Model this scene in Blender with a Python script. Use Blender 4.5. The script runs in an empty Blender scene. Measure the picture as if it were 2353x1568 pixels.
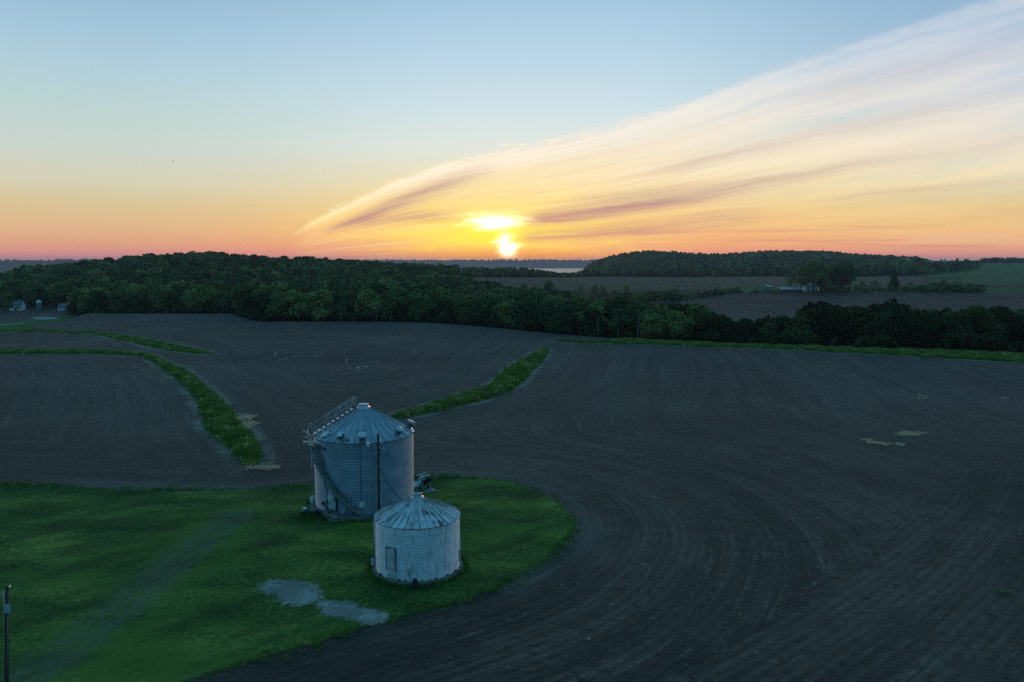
import bpy, math, random
import numpy as np
from mathutils import Vector, Matrix, Euler

# ------------------------------------------------------------------ camera, light, sky, exposure
SC = bpy.context.scene
COL = SC.collection
PITCH = math.radians(5.8); CAMZ = 22.2
F, CX, CY = 1830.0, 1176.5, 784.0
CP, SP = math.cos(PITCH), math.sin(PITCH)
rad = math.radians

cam = bpy.data.cameras.new('camera'); cam_ob = bpy.data.objects.new('camera', cam); COL.objects.link(cam_ob)
cam.sensor_width = 36.0; cam.lens = 36.0 * F / 2353.0; cam.clip_start = 0.5; cam.clip_end = 30000
cam_ob.location = (0, 0, CAMZ); cam_ob.rotation_euler = (rad(90) - PITCH, 0, 0)
SC.camera = cam_ob
SC.view_settings.view_transform = 'Standard'; SC.view_settings.look = 'None'
SC.view_settings.exposure = 0.0; SC.view_settings.gamma = 1.0
SC.view_settings.use_curve_mapping = False
SC.cycles.max_bounces = 6; SC.cycles.diffuse_bounces = 3; SC.cycles.glossy_bounces = 3
SC.cycles.transmission_bounces = 3; SC.cycles.volume_bounces = 1; SC.cycles.transparent_max_bounces = 8
SC.cycles.use_denoising = False

SUN_EL, SUN_AZ = rad(1.1), rad(-0.3)
sl = bpy.data.lights.new('sun', 'SUN'); sl.energy = 1.5; sl.angle = rad(0.6); sl.color = (1.0, 0.36, 0.16)
so = bpy.data.objects.new('sun', sl); COL.objects.link(so)
sd = Vector((math.sin(SUN_AZ) * math.cos(SUN_EL), math.cos(SUN_AZ) * math.cos(SUN_EL), math.sin(SUN_EL)))
so.rotation_euler = (-sd).to_track_quat('-Z', 'Y').to_euler(); so.location = (0, 0, 60)

def lin(r, g, b, s=1.0):
    f = lambda c: ((c / 255 + 0.055) / 1.055) ** 2.4 if c / 255 > 0.04045 else c / 255 / 12.92
    return (f(r) * s, f(g) * s, f(b) * s, 1.0)

def uv_of(px, py):
    b = (CY - py) / F
    y = CP + b * SP
    return (px - CX) / F / y, (-SP + b * CP) / y
def zdir(px, py):
    u, v = uv_of(px, py)
    return v / math.sqrt(1 + u * u + v * v)

class NB:
    """small node-graph writer"""
    def __init__(s, nt): s.nt = nt; s.N = nt.nodes; s.L = nt.links
    def _in(s, n, i, v):
        if v is None: return
        if isinstance(v, bpy.types.NodeSocket): s.L.new(v, n.inputs[i])
        else:
            if n.inputs[i].type == 'RGBA' and isinstance(v, (int, float)): v = (v, v, v, 1)
            n.inputs[i].default_value = v
    def m(s, op, a, b=None, c=None, clamp=False):
        n = s.N.new('ShaderNodeMath'); n.operation = op; n.use_clamp = clamp
        s._in(n, 0, a); s._in(n, 1, b); s._in(n, 2, c); return n.outputs[0]
    def add(s, a, b): return s.m('ADD', a, b)
    def sub(s, a, b): return s.m('SUBTRACT', a, b)
    def mul(s, a, b): return s.m('MULTIPLY', a, b)
    def div(s, a, b): return s.m('DIVIDE', a, b)
    def sst(s, x, a, b, lo=0.0, hi=1.0, kind='SMOOTHSTEP'):
        n = s.N.new('ShaderNodeMapRange'); n.interpolation_type = kind
        s._in(n, 0, x)
        s._in(n, 1, a); s._in(n, 2, b); s._in(n, 3, lo); s._in(n, 4, hi); return n.outputs[0]
    def comb(s, x, y, z):
        n = s.N.new('ShaderNodeCombineXYZ'); s._in(n, 0, x); s._in(n, 1, y); s._in(n, 2, z); return n.outputs[0]
    def sep(s, v):
        n = s.N.new('ShaderNodeSeparateXYZ'); s.L.new(v, n.inputs[0]); return n.outputs
    def noise(s, vec, scale=1.0, detail=3.0, rough=0.5, dist=0.0, col=False):
        n = s.N.new('ShaderNodeTexNoise'); s._in(n, 'Vector', vec)
        n.inputs['Scale'].default_value = scale; n.inputs['Detail'].default_value = detail
        n.inputs['Roughness'].default_value = rough; n.inputs['Distortion'].default_value = dist
        return n.outputs['Color' if col else 'Fac']
    def ramp(s, fac, stops, interp='LINEAR'):
        n = s.N.new('ShaderNodeValToRGB'); s._in(n, 0, fac); cr = n.color_ramp; cr.interpolation = interp
        stops = sorted(stops, key=lambda t: t[0])
        while len(cr.elements) < len(stops): cr.elements.new(0.5)
        for e, (p, c) in zip(cr.elements, stops): e.position = p; e.color = c
        return n.outputs[0]
    def mix(s, f, a, b, mode='MIX'):
        n = s.N.new('ShaderNodeMix'); n.data_type = 'RGBA'; n.blend_type = mode
        s._in(n, 0, f); s._in(n, 6, a); s._in(n, 7, b); return n.outputs[2]
    def curve(s, fac, pts):
        n = s.N.new('ShaderNodeFloatCurve'); s._in(n, 1, fac); c = n.mapping.curves[0]
        n.mapping.use_clip = False
        n.mapping.extend = 'EXTRAPOLATED'
        while len(c.points) < len(pts): c.points.new(0.5, 0.5)
        for p, (x, y) in zip(c.points, pts): p.location = (x, y); p.handle_type = 'AUTO'
        n.mapping.update(); return n.outputs[0]
    def attr(s, name, out='Fac'):
        n = s.N.new('ShaderNodeAttribute'); n.attribute_name = name; return n.outputs[out]

def build_world():
    w = bpy.data.worlds.new('World'); SC.world = w; w.use_nodes = True
    nt = w.node_tree; nt.nodes.clear(); k = NB(nt)
    tc = nt.nodes.new('ShaderNodeTexCoord'); X, Y, Z = k.sep(tc.outputs['Generated'])
    yy = k.m('MAXIMUM', Y, 0.05)
    u = k.div(X, yy); v = k.div(Z, yy)
    zf = k.m('MULTIPLY', Z, 2.0, clamp=True)
    def R(px, rows, extra):
        st = [(min(1, max(0, zdir(px, py)) * 2), lin(*c)) for py, c in rows] + extra
        return k.ramp(zf, st)
    zen = [(0.72, lin(112, 164, 196)), (0.85, lin(86, 152, 187)), (1.0, lin(73, 146, 181))]
    left = R(300, [(600, (206, 134, 142)), (584, (222, 146, 138)), (560, (226, 164, 132)), (520, (224, 184, 140)), (470, (217, 196, 152)),
                   (420, (212, 208, 182)), (340, (200, 212, 204)), (260, (188, 212, 209)), (160, (176, 206, 219)), (60, (160, 196, 218)), (-60, (140, 180, 208))], zen)
    mid = R(1250, [(600, (236, 130, 126)), (584, (246, 146, 116)), (560, (248, 168, 108)), (520, (246, 192, 122)), (470, (238, 208, 150)),
                   (420, (230, 220, 184)), (340, (220, 230, 224)), (260, (206, 226, 232)), (160, (188, 216, 232)), (60, (172, 206, 228)), (-60, (152, 190, 216))], zen)
    right = R(2250, [(600, (212, 142, 142)), (584, (228, 152, 136)), (560, (234, 172, 130)), (520, (233, 190, 134)), (470, (230, 202, 146)),
                     (430, (208, 208, 178)), (340, (194, 208, 206)), (200, (172, 198, 214)), (60, (152, 186, 212)), (-60, (140, 176, 206))], zen)
    back = k.ramp(zf, [(0.0, lin(78, 118, 156)), (0.12, lin(84, 126, 170)), (0.3, lin(82, 144, 183)), (0.6, lin(74, 146, 182)), (1.0, lin(73, 146, 181))])
    az = k.m('ARCTAN2', X, Y)
    daz = k.m('ABSOLUTE', k.sub(az, 0.0))
    wl = k.sst(az, -0.50, 0.0); wr = k.sst(az, 0.1, 0.55)
    sky = k.mix(wl, left, mid); sky = k.mix(wr, sky, right)
    sky = k.mix(k.sst(daz, 0.8, 1.9), sky, back)
    # ---- cirrus fan
    edge = [(-200, 590), (500, 585), (610, 566), (668, 538), (720, 505), (752, 489), (837, 448), (940, 402), (1059, 366), (1180, 340), (1321, 308), (1450, 272), (1600, 220), (1800, 140), (2000, 75), (2240, -5), (2353, -45), (2800, -230)]
    pts = []
    for px, py in edge:
        uu, vv = uv_of(px, py); pts.append(((uu + 1) / 2, vv * 2))
    f = k.mul(k.curve(k.div(k.add(u, 1.0), 2.0), pts), 0.5)
    t = k.div(v, k.m('MAXIMUM', f, 0.004))
    warp = k.noise(k.comb(k.mul(u, 6), k.mul(v, 22), 0.3), 1.0, 5.0, 0.6)
    tw = k.add(t, k.mul(k.sub(warp, 0.5), 0.065))
    n1 = k.noise(k.comb(k.mul(tw, 9), k.mul(u, 2.2), 1.7), 1.0, 4.0, 0.55)
    n2 = k.noise(k.comb(k.mul(tw, 34), k.mul(u, 5.0), 4.1), 1.0, 4.0, 0.6)
    n3 = k.noise(k.comb(k.mul(u, 30), k.mul(v, 110), 0.0), 1.0, 4.0, 0.65)      # small ripples
    te = k.add(t, k.add(k.mul(k.sub(n3, 0.5), k.sst(u, 0.0, 0.35, 0.30, 0.05)), k.mul(k.sub(n2, 0.5), 0.06)))
    soft = k.sst(u, 0.02, 0.3)
    body = k.sst(te, k.sst(soft, 0, 1, 0.94, 0.93, 'LINEAR'), k.sst(soft, 0, 1, 1.03, 1.01, 'LINEAR'), 1.0, 0.0)
    tip = k.sst(u, uv_of(640, 0)[0], uv_of(720, 0)[0])
    lowcut = k.sst(k.add(t, k.mul(k.sub(n1, 0.5), 0.05)), 0.235, 0.275, 0.45, 1.0)
    lowcut = k.mix(k.sst(u, 0.02, 0.34), 1.0, lowcut)
    fade_low = k.sst(v, 0.0, 0.025, 0.35, 1.0)
    dens = k.mul(k.mul(body, tip), k.mul(lowcut, fade_low))
    dens = k.mul(dens, k.sst(n1, 0.25, 0.58, k.sst(u, 0.15, 0.5, 0.62, 0.18), 1.0))
    dens = k.mul(dens, k.sst(Y, 0.05, 0.3))
    vf = k.m('MULTIPLY', v, 2.5, clamp=True)
    ccol = k.ramp(vf, [(max(0, uv_of(0, py)[1]) * 2.5, lin(*c)) for py, c in
                       [(600, (232, 146, 136)), (570, (238, 164, 128)), (540, (250, 190, 126)), (500, (252, 212, 140)), (450, (246, 220, 164)),
                        (400, (248, 229, 188)), (330, (243, 231, 208)), (250, (230, 227, 220)), (130, (194, 208, 226)), (0, (168, 192, 220))]])
    rimw = k.mul(k.sst(tw, 0.76, 0.93), k.sst(tw, 0.955, 1.03, 1.0, 0.0))
    ccol = k.mix(k.mul(rimw, k.sst(u, -0.3, 0.5, 0.95, 0.3)), ccol, k.mix(k.sst(v, 0.03, 0.12), lin(255, 228, 150), lin(248, 244, 234)))
    ccol = k.mix(k.sst(n1, 0.5, 0.75, 0.0, 0.30), ccol, lin(252, 240, 212))
    # shaded bands that follow the fan
    uu = lambda px: uv_of(px, 0)[0]
    def band(tc_, w_, u0, u1, u2, u3, amp):
        d = k.div(k.sub(tw, tc_), w_)
        g = k.m('EXPONENT', k.mul(k.mul(d, d), -1.0))
        e = k.mul(k.sst(u, u0, u1), k.sst(u, u2, u3, 1.0, 0.0))
        return k.mul(k.mul(g, e), amp)
    b1 = band(k.m('MULTIPLY_ADD', u, 1.1, 0.872), 0.085, uu(700), uu(790), uu(1010), uu(1180), 0.95)
    b1b = band(k.m('MULTIPLY_ADD', u, -0.9, 0.40), 0.075, uu(760), uu(850), uu(960), uu(1110), 0.75)
    b2 = band(k.m('MULTIPLY_ADD', u, 0.16, 0.356), k.sst(u, 0.05, 0.45, 0.066, 0.034), uu(1170), uu(1250), uu(1750), uu(2200), 1.05)
    b3 = band(k.m('MULTIPLY_ADD', u, 0.10, 0.195), 0.058, uu(1170), uu(1230), uu(1650), uu(1850), 0.95)
    b4 = band(0.60, 0.045, uu(1350), uu(1600), uu(2100), uu(2500), 0.6)
    b5 = band(0.47, 0.03, uu(1250), uu(1400), uu(1500), uu(1700), 0.4)
    b6 = band(0.285, 0.018, uu(1800), uu(2050), uu(2600), uu(2700), 0.55)
    b7 = band(0.44, 0.05, uu(1900), uu(2200), uu(2600), uu(2700), 0.4)
    b8 = band(0.80, 0.07, uu(1750), uu(2000), uu(2600), uu(2700), 0.5)
    bands = b1
    for b in (b1b, b2, b3, b4, b5, b6, b7, b8): bands = k.add(bands, b)
    bands = k.mul(bands, k.sst(n2, 0.30, 0.62, 0.55, 1.05))
    fib = k.sst(u, 0.12, 0.5, 1.0, 0.35)
    fine = k.mul(k.mul(k.sst(n2, 0.50, 0.74), 0.26), fib)
    dark = k.ramp(vf, [(0.0, lin(214, 138, 136)), (0.06, lin(196, 134, 134)), (0.16, lin(180, 140, 138)), (0.25, lin(206, 182, 162)), (0.45, lin(206, 200, 200)), (0.8, lin(168, 186, 212))])
    ccol = k.mix(fine, ccol, dark)
    ccol = k.mix(k.mul(k.mul(k.sst(n2, 0.52, 0.30), 0.35), fib), ccol, lin(255, 246, 224))
    sky = k.mix(dens, sky, ccol)
    fl = k.mul(k.mul(k.sst(n3, 0.54, 0.66), k.sst(t, 0.80, 0.92)), k.mul(k.sst(t, 1.10, 1.0), k.mul(k.sst(u, -0.30, -0.2), k.sst(u, 0.16, 0.02))))
    sky = k.mix(k.mul(fl, 0.7), sky, lin(255, 244, 216))
    # low bars near the horizon
    n4 = k.noise(k.comb(k.mul(u, 4), k.mul(v, 130), 2.0), 1.0, 4.0, 0.6)
    bar = k.mul(k.mul(k.sst(n4, 0.50, 0.68), k.sst(v, k.sst(u, 0.0, 0.3, 0.05, 0.10), 0.01)), k.mul(k.sst(u, -0.30, -0.1), k.sst(Y, 0.05, 0.3)))
    sky = k.mix(k.mul(bar, 0.55), sky, k.mix(k.sst(v, 0.0, 0.06), lin(214, 128, 128), lin(206, 158, 142)))
    # ---- glow and the sun behind thin cloud
    n5 = k.noise(k.comb(k.mul(u, 26), k.mul(v, 120), 5.0), 1.0, 3.0, 0.6)
    def blob(px, py, rx, ry, pw=1.0, wob=0.0):
        cu, cv = uv_of(px, py)
        a = k.div(k.sub(u, cu), rx / F); b = k.div(k.sub(v, cv), ry / F)
        q = k.add(k.mul(a, a), k.mul(b, b))
        if wob: q = k.mul(q, k.m('MAXIMUM', k.add(1.0, k.mul(k.sub(n5, 0.5), wob)), 0.05))
        return k.mul(k.m('EXPONENT', k.mul(k.m('POWER', q, pw), -1.0)), k.sst(Y, 0.05, 0.3))
    sky = k.mix(k.mul(blob(1150, 490, 330, 90), 0.36), sky, lin(255, 232, 142))
    g1 = k.mul(blob(1140, 540, 215, 46, 0.8, 2.6), 1.1)
    sky = k.mix(k.m('MULTIPLY', g1, 0.95, clamp=True), sky, lin(255, 238, 74, 1.05))
    sky = k.mix(k.mul(blob(1170, 590, 230, 16, 1.0, 0.5), 0.85), sky, lin(255, 158, 26))
    sky = k.mix(k.m('MULTIPLY', k.mul(bands, dens), 0.95, clamp=True), sky, dark)
    core = k.add(k.mul(blob(1138, 510, 43, 13, 1.0, 3.2), 1.0), k.mul(blob(1167, 573, 17, 11, 1.0, 3.0), 1.4))
    core = k.add(core, k.mul(blob(1160, 550, 13, 16, 0.9, 2.4), 0.5))
    cc = nt.nodes.new('ShaderNodeVectorMath'); cc.operation = 'SCALE'; cc.inputs[0].default_value = (2.6, 2.3, 1.7); nt.links.new(core, cc.inputs[3])
    sky = k.mix(1.0, sky, cc.outputs[0], 'ADD')
    # blue haze of shadow below the horizon
    sky = k.mix(k.sst(Z, -0.02, -0.2), sky, lin(40, 52, 66))
    bg = nt.nodes.new('ShaderNodeBackground'); nt.links.new(sky, bg.inputs[0]); bg.inputs[1].default_value = 1.0
    ns = nt.nodes.new('ShaderNodeTexSky'); ns.sky_type = 'NISHITA'; ns.sun_disc = False
    ns.sun_elevation = SUN_EL; ns.sun_rotation = SUN_AZ; ns.altitude = 200
    bg2 = nt.nodes.new('ShaderNodeBackground'); nt.links.new(ns.outputs[0], bg2.inputs[0]); bg2.inputs[1].default_value = 0.006
    ad = nt.nodes.new('ShaderNodeAddShader'); nt.links.new(bg.outputs[0], ad.inputs[0]); nt.links.new(bg2.outputs[0], ad.inputs[1])
    out = nt.nodes.new('ShaderNodeOutputWorld'); nt.links.new(ad.outputs[0], out.inputs[0])
build_world()

# ------------------------------------------------------------------ the lie of the land
WOODS_TOP = {}
CREST = [(-900, 340), (180, 340), (540, 340), (580, 296), (900, 292), (1000, 288), (1100, 273), (1300, 239), (1500, 215), (1700, 204), (2000, 195), (2353, 187), (3200, 180)]
def crest(px): return np.interp(px, [c[0] for c in CREST], [c[1] for c in CREST])
def prof(px):
    dc = float(crest(px))
    near = [(5, 0), (dc * 0.6, 0.0), (dc, 0.0), (dc + 22, -2.2), (dc + 55, -6.5), (dc + 110, -10)]
    if px < 60:
        near = [(5, 0), (190, 0), (250, -1), (350, -4.8), (450, -6.5), (600, -6)]
    elif px < 180:
        near = [(5, 0), (200, 0), (300, -1.2), (350, -3.2), (400, -5), (450, -6.5), (600, -4)]
    # middle distance
    hill = {-900: -4, 0: -4.5, 60: 2, 150: 4, 250: 8.5, 350: 13, 430: 15.5, 500: 16.5, 600: 12.5, 700: 11, 820: 7, 950: 3, 1050: 1}
    if px <= 1050:
        ks = sorted(hill); top = float(np.interp(px, ks, [hill[q] for q in ks])); dt = float(np.interp(px, [0, 500, 1050], [700, 900, 940]))
        md = [(dt, top), (dt + 120, top - 1), (dt + 400, top * 0.3 - 14), (2500, -52)]
    elif px <= 1330:
        md = [(600, -11), (750, -6), (800, -5), (1000, -0.8), (1070, -0.4), (1200, -6), (1500, -20), (2600, -58)]
    else:
        s = min(1, (px - 1330) / 370)
        md = [(600, -11 + 5 * s), (650, -9 + 4 * s), (690, -8 + 4 * s), (750, -6 + 2 * s), (1000, -1.0), (1100, -0.8), (1250, -3), (1450, -7)]
        tops = [(1330, -60), (1345, -14), (1362, 0), (1380, 9), (1420, 23), (1480, 34), (1560, 30), (1640, 23), (1720, 30), (1780, 34), (1900, 33), (1960, 24), (2050, 18), (2130, 12), (2250, 11), (3200, 11)]
        tp = float(np.interp(px, [a for a, _ in tops], [b for _, b in tops]))
        if px > 2000:
            g = min(1, (px - 2000) / 200)
            md = [(600, -6), (650, -5), (690, -4), (750, -3.5), (900, -1.6), (1100, -1), (1250, -2 + 3 * g), (1450, -3 + 6 * g), (2000, 6 + 7 * g)]
            tp = max(tp, 6 + 7 * g)
            md += [(2250, tp), (3000, tp - 3), (4200, 0)]
        elif px <= 1338:
            md += [(1900, -40), (2500, -60)]
        else:
            lowb = -7 if px > 1420 else -40
            md = md[:-1] + [(1450, min(-7, lowb * 0.4))]
            md += [(1750, lowb * 0.3 + tp * 0.25), (2050, tp * 0.75 - 2), (2350, tp), (2600, tp - 2), (3100, min(tp - 20, 0))]
    if px < 235:
        far = [(3300, -61), (4950, -61), (5300, -20), (5700, 6), (6500, 2), (8500, 4), (9300, 14), (12000, 14)]
    else:
        far = [(3500, -61), (8250, -61), (8500, -46), (8900, -8), (9300, 12), (10000, 15), (12000, 14)]
        if px > 1500: far = [(4000, -10), (5000, 2), (8250, 0), (9300, 8), (12000, 12)]
    ls = near + md + far
    ls.sort()
    return ls
PXC = np.arange(-900, 3301, 8.0)
LD = np.linspace(math.log(5), math.log(12000), 900)
def _build_H():
    H = np.zeros((len(PXC), len(LD)))
    for i, p in enumerate(PXC):
        ls = prof(p); H[i] = np.interp(np.exp(LD), [a for a, _ in ls], [b for _, b in ls])
    def sm(A, ax, s):
        kx = np.arange(-int(3 * s) - 1, int(3 * s) + 2); g = np.exp(-kx ** 2 / (2 * s * s)); g /= g.sum(); r = len(kx) // 2
        pad = [(0, 0), (0, 0)]; pad[ax] = (r, r); P = np.pad(A, pad, mode='edge')
        return sum(g[j] * np.take(P, range(j, j + A.shape[ax]), axis=ax) for j in range(len(kx)))
    return sm(sm(H, 1, 3.2), 0, 1.3)
HG = _build_H()
rngN = np.random.RandomState(5)
WV = [(rngN.uniform(0, 6.28), rngN.uniform(0, 6.28), rngN.uniform(18, 55)) for _ in range(14)]
WF = [(rngN.uniform(0, 6.28), rngN.uniform(0, 6.28), rngN.uniform(30, 160)) for _ in range(26)]
def terrain(x, y):
    x = np.asarray(x, float); y = np.asarray(y, float)
    r = np.hypot(x, y); az = np.clip(np.arctan2(x, np.where(np.abs(y) < 1e-6, 1e-6, y)), -0.83, 0.83)
    px = CX + F * np.tan(az) * 1.005
    d = np.clip(r * np.cos(az), 5.01, 11990)
    a = np.clip((px - PXC[0]) / 8.0, 0, len(PXC) - 1.001); b = (np.log(d) - LD[0]) / (LD[1] - LD[0])
    i = a.astype(int); j = np.clip(b.astype(int), 0, len(LD) - 2); fa = a - i; fb = b - j
    h = (HG[i, j] * (1 - fa) + HG[i + 1, j] * fa) * (1 - fb) + (HG[i, j + 1] * (1 - fa) + HG[i + 1, j + 1] * fa) * fb
    w = np.clip((r - 95) / 60, 0, 1)
    und = sum(np.sin(x / L * math.cos(t) + y / L * math.sin(t) + p) for t, p, L in WV) * 0.075
    h = h + und * w
    wf = np.clip((r - 5200) / 600, 0, 1)
    h = h + wf * sum(np.sin(x / L * math.cos(t) + y / L * 0.6 * math.sin(t) + p) for t, p, L in WF) * 0.75 * (h > -50)
    # shallow furrowed swale where the two riser pipes stand
    h = h - 0.7 * np.exp(-((x + 45) / 40) ** 2 - ((y - 172) / 10) ** 2)
    return h
def hz(x, y): return float(terrain(np.array([x]), np.array([y]))[0])
def Gd(px, d):
    """ground point straight under the column px at depth d"""
    x = (px - CX) / F / 1.0 * d / 1.005
    return x, d
def G(px, py):
    u, v = uv_of(px, py)
    d = np.exp(np.linspace(math.log(15), math.log(11000), 9000))
    z = CAMZ + v * d; h = terrain(u * d, d)
    k = np.argmax(z <= h)
    if not (z <= h).any(): k = len(d) - 1
    return float(u * d[k]), float(d[k])
def Gn(pts): return np.array([G(*p) for p in pts])
def ztop(px, py, d): return CAMZ + uv_of(px, py)[1] * d

def seg_dist(P, A, B):
    d = B - A; L2 = (d ** 2).sum() + 1e-12
    t = np.clip(((P - A) @ d) / L2, 0, 1)
    return np.hypot(*(P - A - t[:, None] * d).T)
def poly_sd(P, poly):
    """signed distance, positive inside"""
    D = np.full(len(P), 1e9); ins = np.zeros(len(P), bool); n = len(poly)
    for i in range(n):
        A, B = poly[i], poly[(i + 1) % n]
        D = np.minimum(D, seg_dist(P, A, B))
        c = ((A[1] > P[:, 1]) != (B[1] > P[:, 1]))
        with np.errstate(divide='ignore', invalid='ignore'):
            xi = (B[0] - A[0]) * (P[:, 1] - A[1]) / (B[1] - A[1] + 1e-12) + A[0]
        ins ^= c & (P[:, 0] < xi)
    return np.where(ins, D, -D)
def line_dist(P, pts):
    D = np.full(len(P), 1e9)
    for A, B in zip(pts[:-1], pts[1:]): D = np.minimum(D, seg_dist(P, A, B))
    return D
def smooth_line(pts, n=4, closed=False):
    pts = np.asarray(pts, float)
    for _ in range(n):
        q = []
        m = len(pts)
        rng_ = range(m if closed else m - 1)
        if not closed: q.append(pts[0])
        for i in rng_:
            a, b = pts[i], pts[(i + 1) % m]
            q.append(a * 0.75 + b * 0.25); q.append(a * 0.25 + b * 0.75)
        if not closed: q.append(pts[-1])
        pts = np.array(q)
        if len(pts) > 160: break
    return pts

LAWN = Gn([(-200, 1108), (0, 1112), (150, 1117), (300, 1124), (450, 1128), (560, 1126), (700, 1114), (800, 1100), (900, 1093), (990, 1093), (1060, 1095), (1150, 1102), (1230, 1122),
           (1290, 1152), (1322, 1195), (1320, 1225), (1290, 1262), (1230, 1310), (1150, 1350), (1050, 1385), (960, 1410), (900, 1430), (820, 1446), (740, 1476), (640, 1502), (540, 1532), (430, 1567), (300, 1620), (100, 1720)])
LAWN = np.vstack([LAWN, [(-14, 26), (-30, 8), (-120, 8), (-120, 70)]])
LAWN = smooth_line(LAWN, 2, True)
S1 = smooth_line(Gn([(-60, 815), (0, 814), (137, 813), (325, 817), (355, 834), (407, 872), (431, 892), (455, 923), (465, 964), (478, 991), (509, 1015), (547, 1053), (560, 1073),
         (588, 1070), (601, 1056), (595, 1025), (574, 988), (537, 950), (496, 909), (458, 875), (427, 851), (376, 826), (328, 811), (239, 807), (0, 804), (-60, 804)]), 1, True)
S2 = smooth_line(Gn([(-60, 755), (0, 756), (200, 760), (245, 765), (330, 777), (400, 792), (455, 802), (490, 812), (494, 816), (450, 813), (400, 808), (350, 799), (290, 785), (240, 773), (200, 766), (0, 762), (-60, 762)]), 1, True)
S3 = smooth_line(Gn([(897, 955), (972, 935), (1037, 913), (1090, 896), (1125, 887), (1143, 869), (1169, 843), (1204, 823), (1235, 808), (1257, 799), (1262, 803), (1253, 821), (1222, 854), (1200, 880),
         (1169, 900), (1125, 917), (1059, 933), (994, 948), (928, 962), (905, 963)]), 1, True)
S4 = smooth_line(Gn([(1270, 783), (1433, 785), (1609, 790), (1741, 794), (1896, 798), (2100, 806), (2353, 816), (2500, 823), (2500, 842), (2353, 834), (2100, 820), (1896, 808), (1741, 801), (1609, 797), (1433, 790), (1270, 786)]), 1, True)
STRIPS = [S1, S2, S3, S4]
GRAVEL = [smooth_line(Gn([(590, 1350), (612, 1334), (660, 1330), (705, 1334), (732, 1352), (735, 1368), (716, 1385), (690, 1391), (640, 1380), (610, 1368)]), 2, True),
          smooth_line(Gn([(730, 1388), (748, 1384), (764, 1392), (800, 1382), (850, 1398), (888, 1405), (890, 1425), (850, 1436), (800, 1426), (760, 1420), (727, 1410), (745, 1398)]), 2, True)]
TRACK = smooth_line(Gn([(540, 1185), (480, 1235), (400, 1290), (330, 1360), (210, 1450), (60, 1560), (-60, 1640)]), 2)
ROADS = [(Gn([(-60, 754), (0, 747), (60, 740), (108, 734)]), 1.6), (Gn([(112, 733), (92, 728), (70, 724), (40, 719)]), 4.2)]
YARD = np.vstack([Gn([(-200, 765), (0, 764), (35, 759), (75, 750), (130, 740), (175, 729), (212, 722)]), [Gd(330, 352), Gd(330, 420), Gd(-400, 470)]])
guide3 = np.vstack([Gn([(900, 960), (1000, 935), (1100, 905), (1180, 868), (1225, 832), (1258, 800)]), [Gd(1290, 240), Gd(1310, 300)]])
guide4 = np.array([G(1270, 785), G(1896, 803), G(2353, 825), G(2600, 842)])
def row_coord(P):
    d = -poly_sd(P, LAWN)
    d = np.where(d < 0, 0, d)
    e = line_dist(P, guide3); g = np.maximum(0, -poly_sd(P, S1)); q = np.maximum(0, -poly_sd(P, S2)) + 0
    out = np.minimum(np.minimum(d, g), np.minimum(e, q))
    # the big right-hand field is worked in long passes bent around the middle strip
    right = (P[:, 0] > -17) & (P[:, 1] > 60)
    k = 6.0
    sm = -k * np.log(np.exp(-d / k) + np.exp(-(e * 0.9 + 2) / k) + 1e-30)
    out = np.where(right, np.minimum(np.maximum(sm, 0), 400), out)
    # long straight passes in the near right corner, cut across the curved ones
    A, B = np.array(G(1480, 1580)), np.array(G(2140, 1225)); t = (B - A) / np.linalg.norm(B - A); q = P - A
    al = q @ t; pe = q[:, 0] * t[1] - q[:, 1] * t[0]; pe = pe + 0.0022 * np.clip(al - 10, 0, 60) ** 2
    return out, pe + 300, np.clip(np.minimum(np.minimum(pe, P[:, 0] - 5), 66 - al) / 8.0 + 0.5, -1, 2)

# ------------------------------------------------------------------ object helpers
def tag(o, label=None, cat=None, group=None, kind=None):
    if label: o['label'] = label
    if cat: o['category'] = cat
    if group: o['group'] = group
    if kind: o['kind'] = kind
    return o
def empty(name, loc, rz=0.0):
    o = bpy.data.objects.new(name, None); COL.objects.link(o); o.location = loc; o.rotation_euler = (0, 0, rz)
    o.empty_display_size = 0.3
    return o
def np_mesh(name, V, Fq, mat, attrs=None, smooth=False, nper=4):
    me = bpy.data.meshes.new(name); n = len(V); m = len(Fq)
    me.vertices.add(n); me.vertices.foreach_set('co', np.asarray(V, np.float32).ravel())
    me.loops.add(m * nper); me.loops.foreach_set('vertex_index', np.asarray(Fq, np.int32).ravel())
    me.polygons.add(m); me.polygons.foreach_set('loop_start', np.arange(0, m * nper, nper, dtype=np.int32))
    me.polygons.foreach_set('loop_total', np.full(m, nper, np.int32))
    if smooth: me.polygons.foreach_set('use_smooth', np.ones(m, bool))
    for kx, a in (attrs or {}).items():
        at = me.attributes.new(kx, 'FLOAT', 'POINT'); at.data.foreach_set('value', np.asarray(a, np.float32).ravel())
    me.update(calc_edges=True)
    if mat: me.materials.append(mat)
    return me
def link(name, me, parent=None, loc=(0, 0, 0)):
    o = bpy.data.objects.new(name, me); COL.objects.link(o); o.location = loc
    if parent: o.parent = parent
    return o

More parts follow.
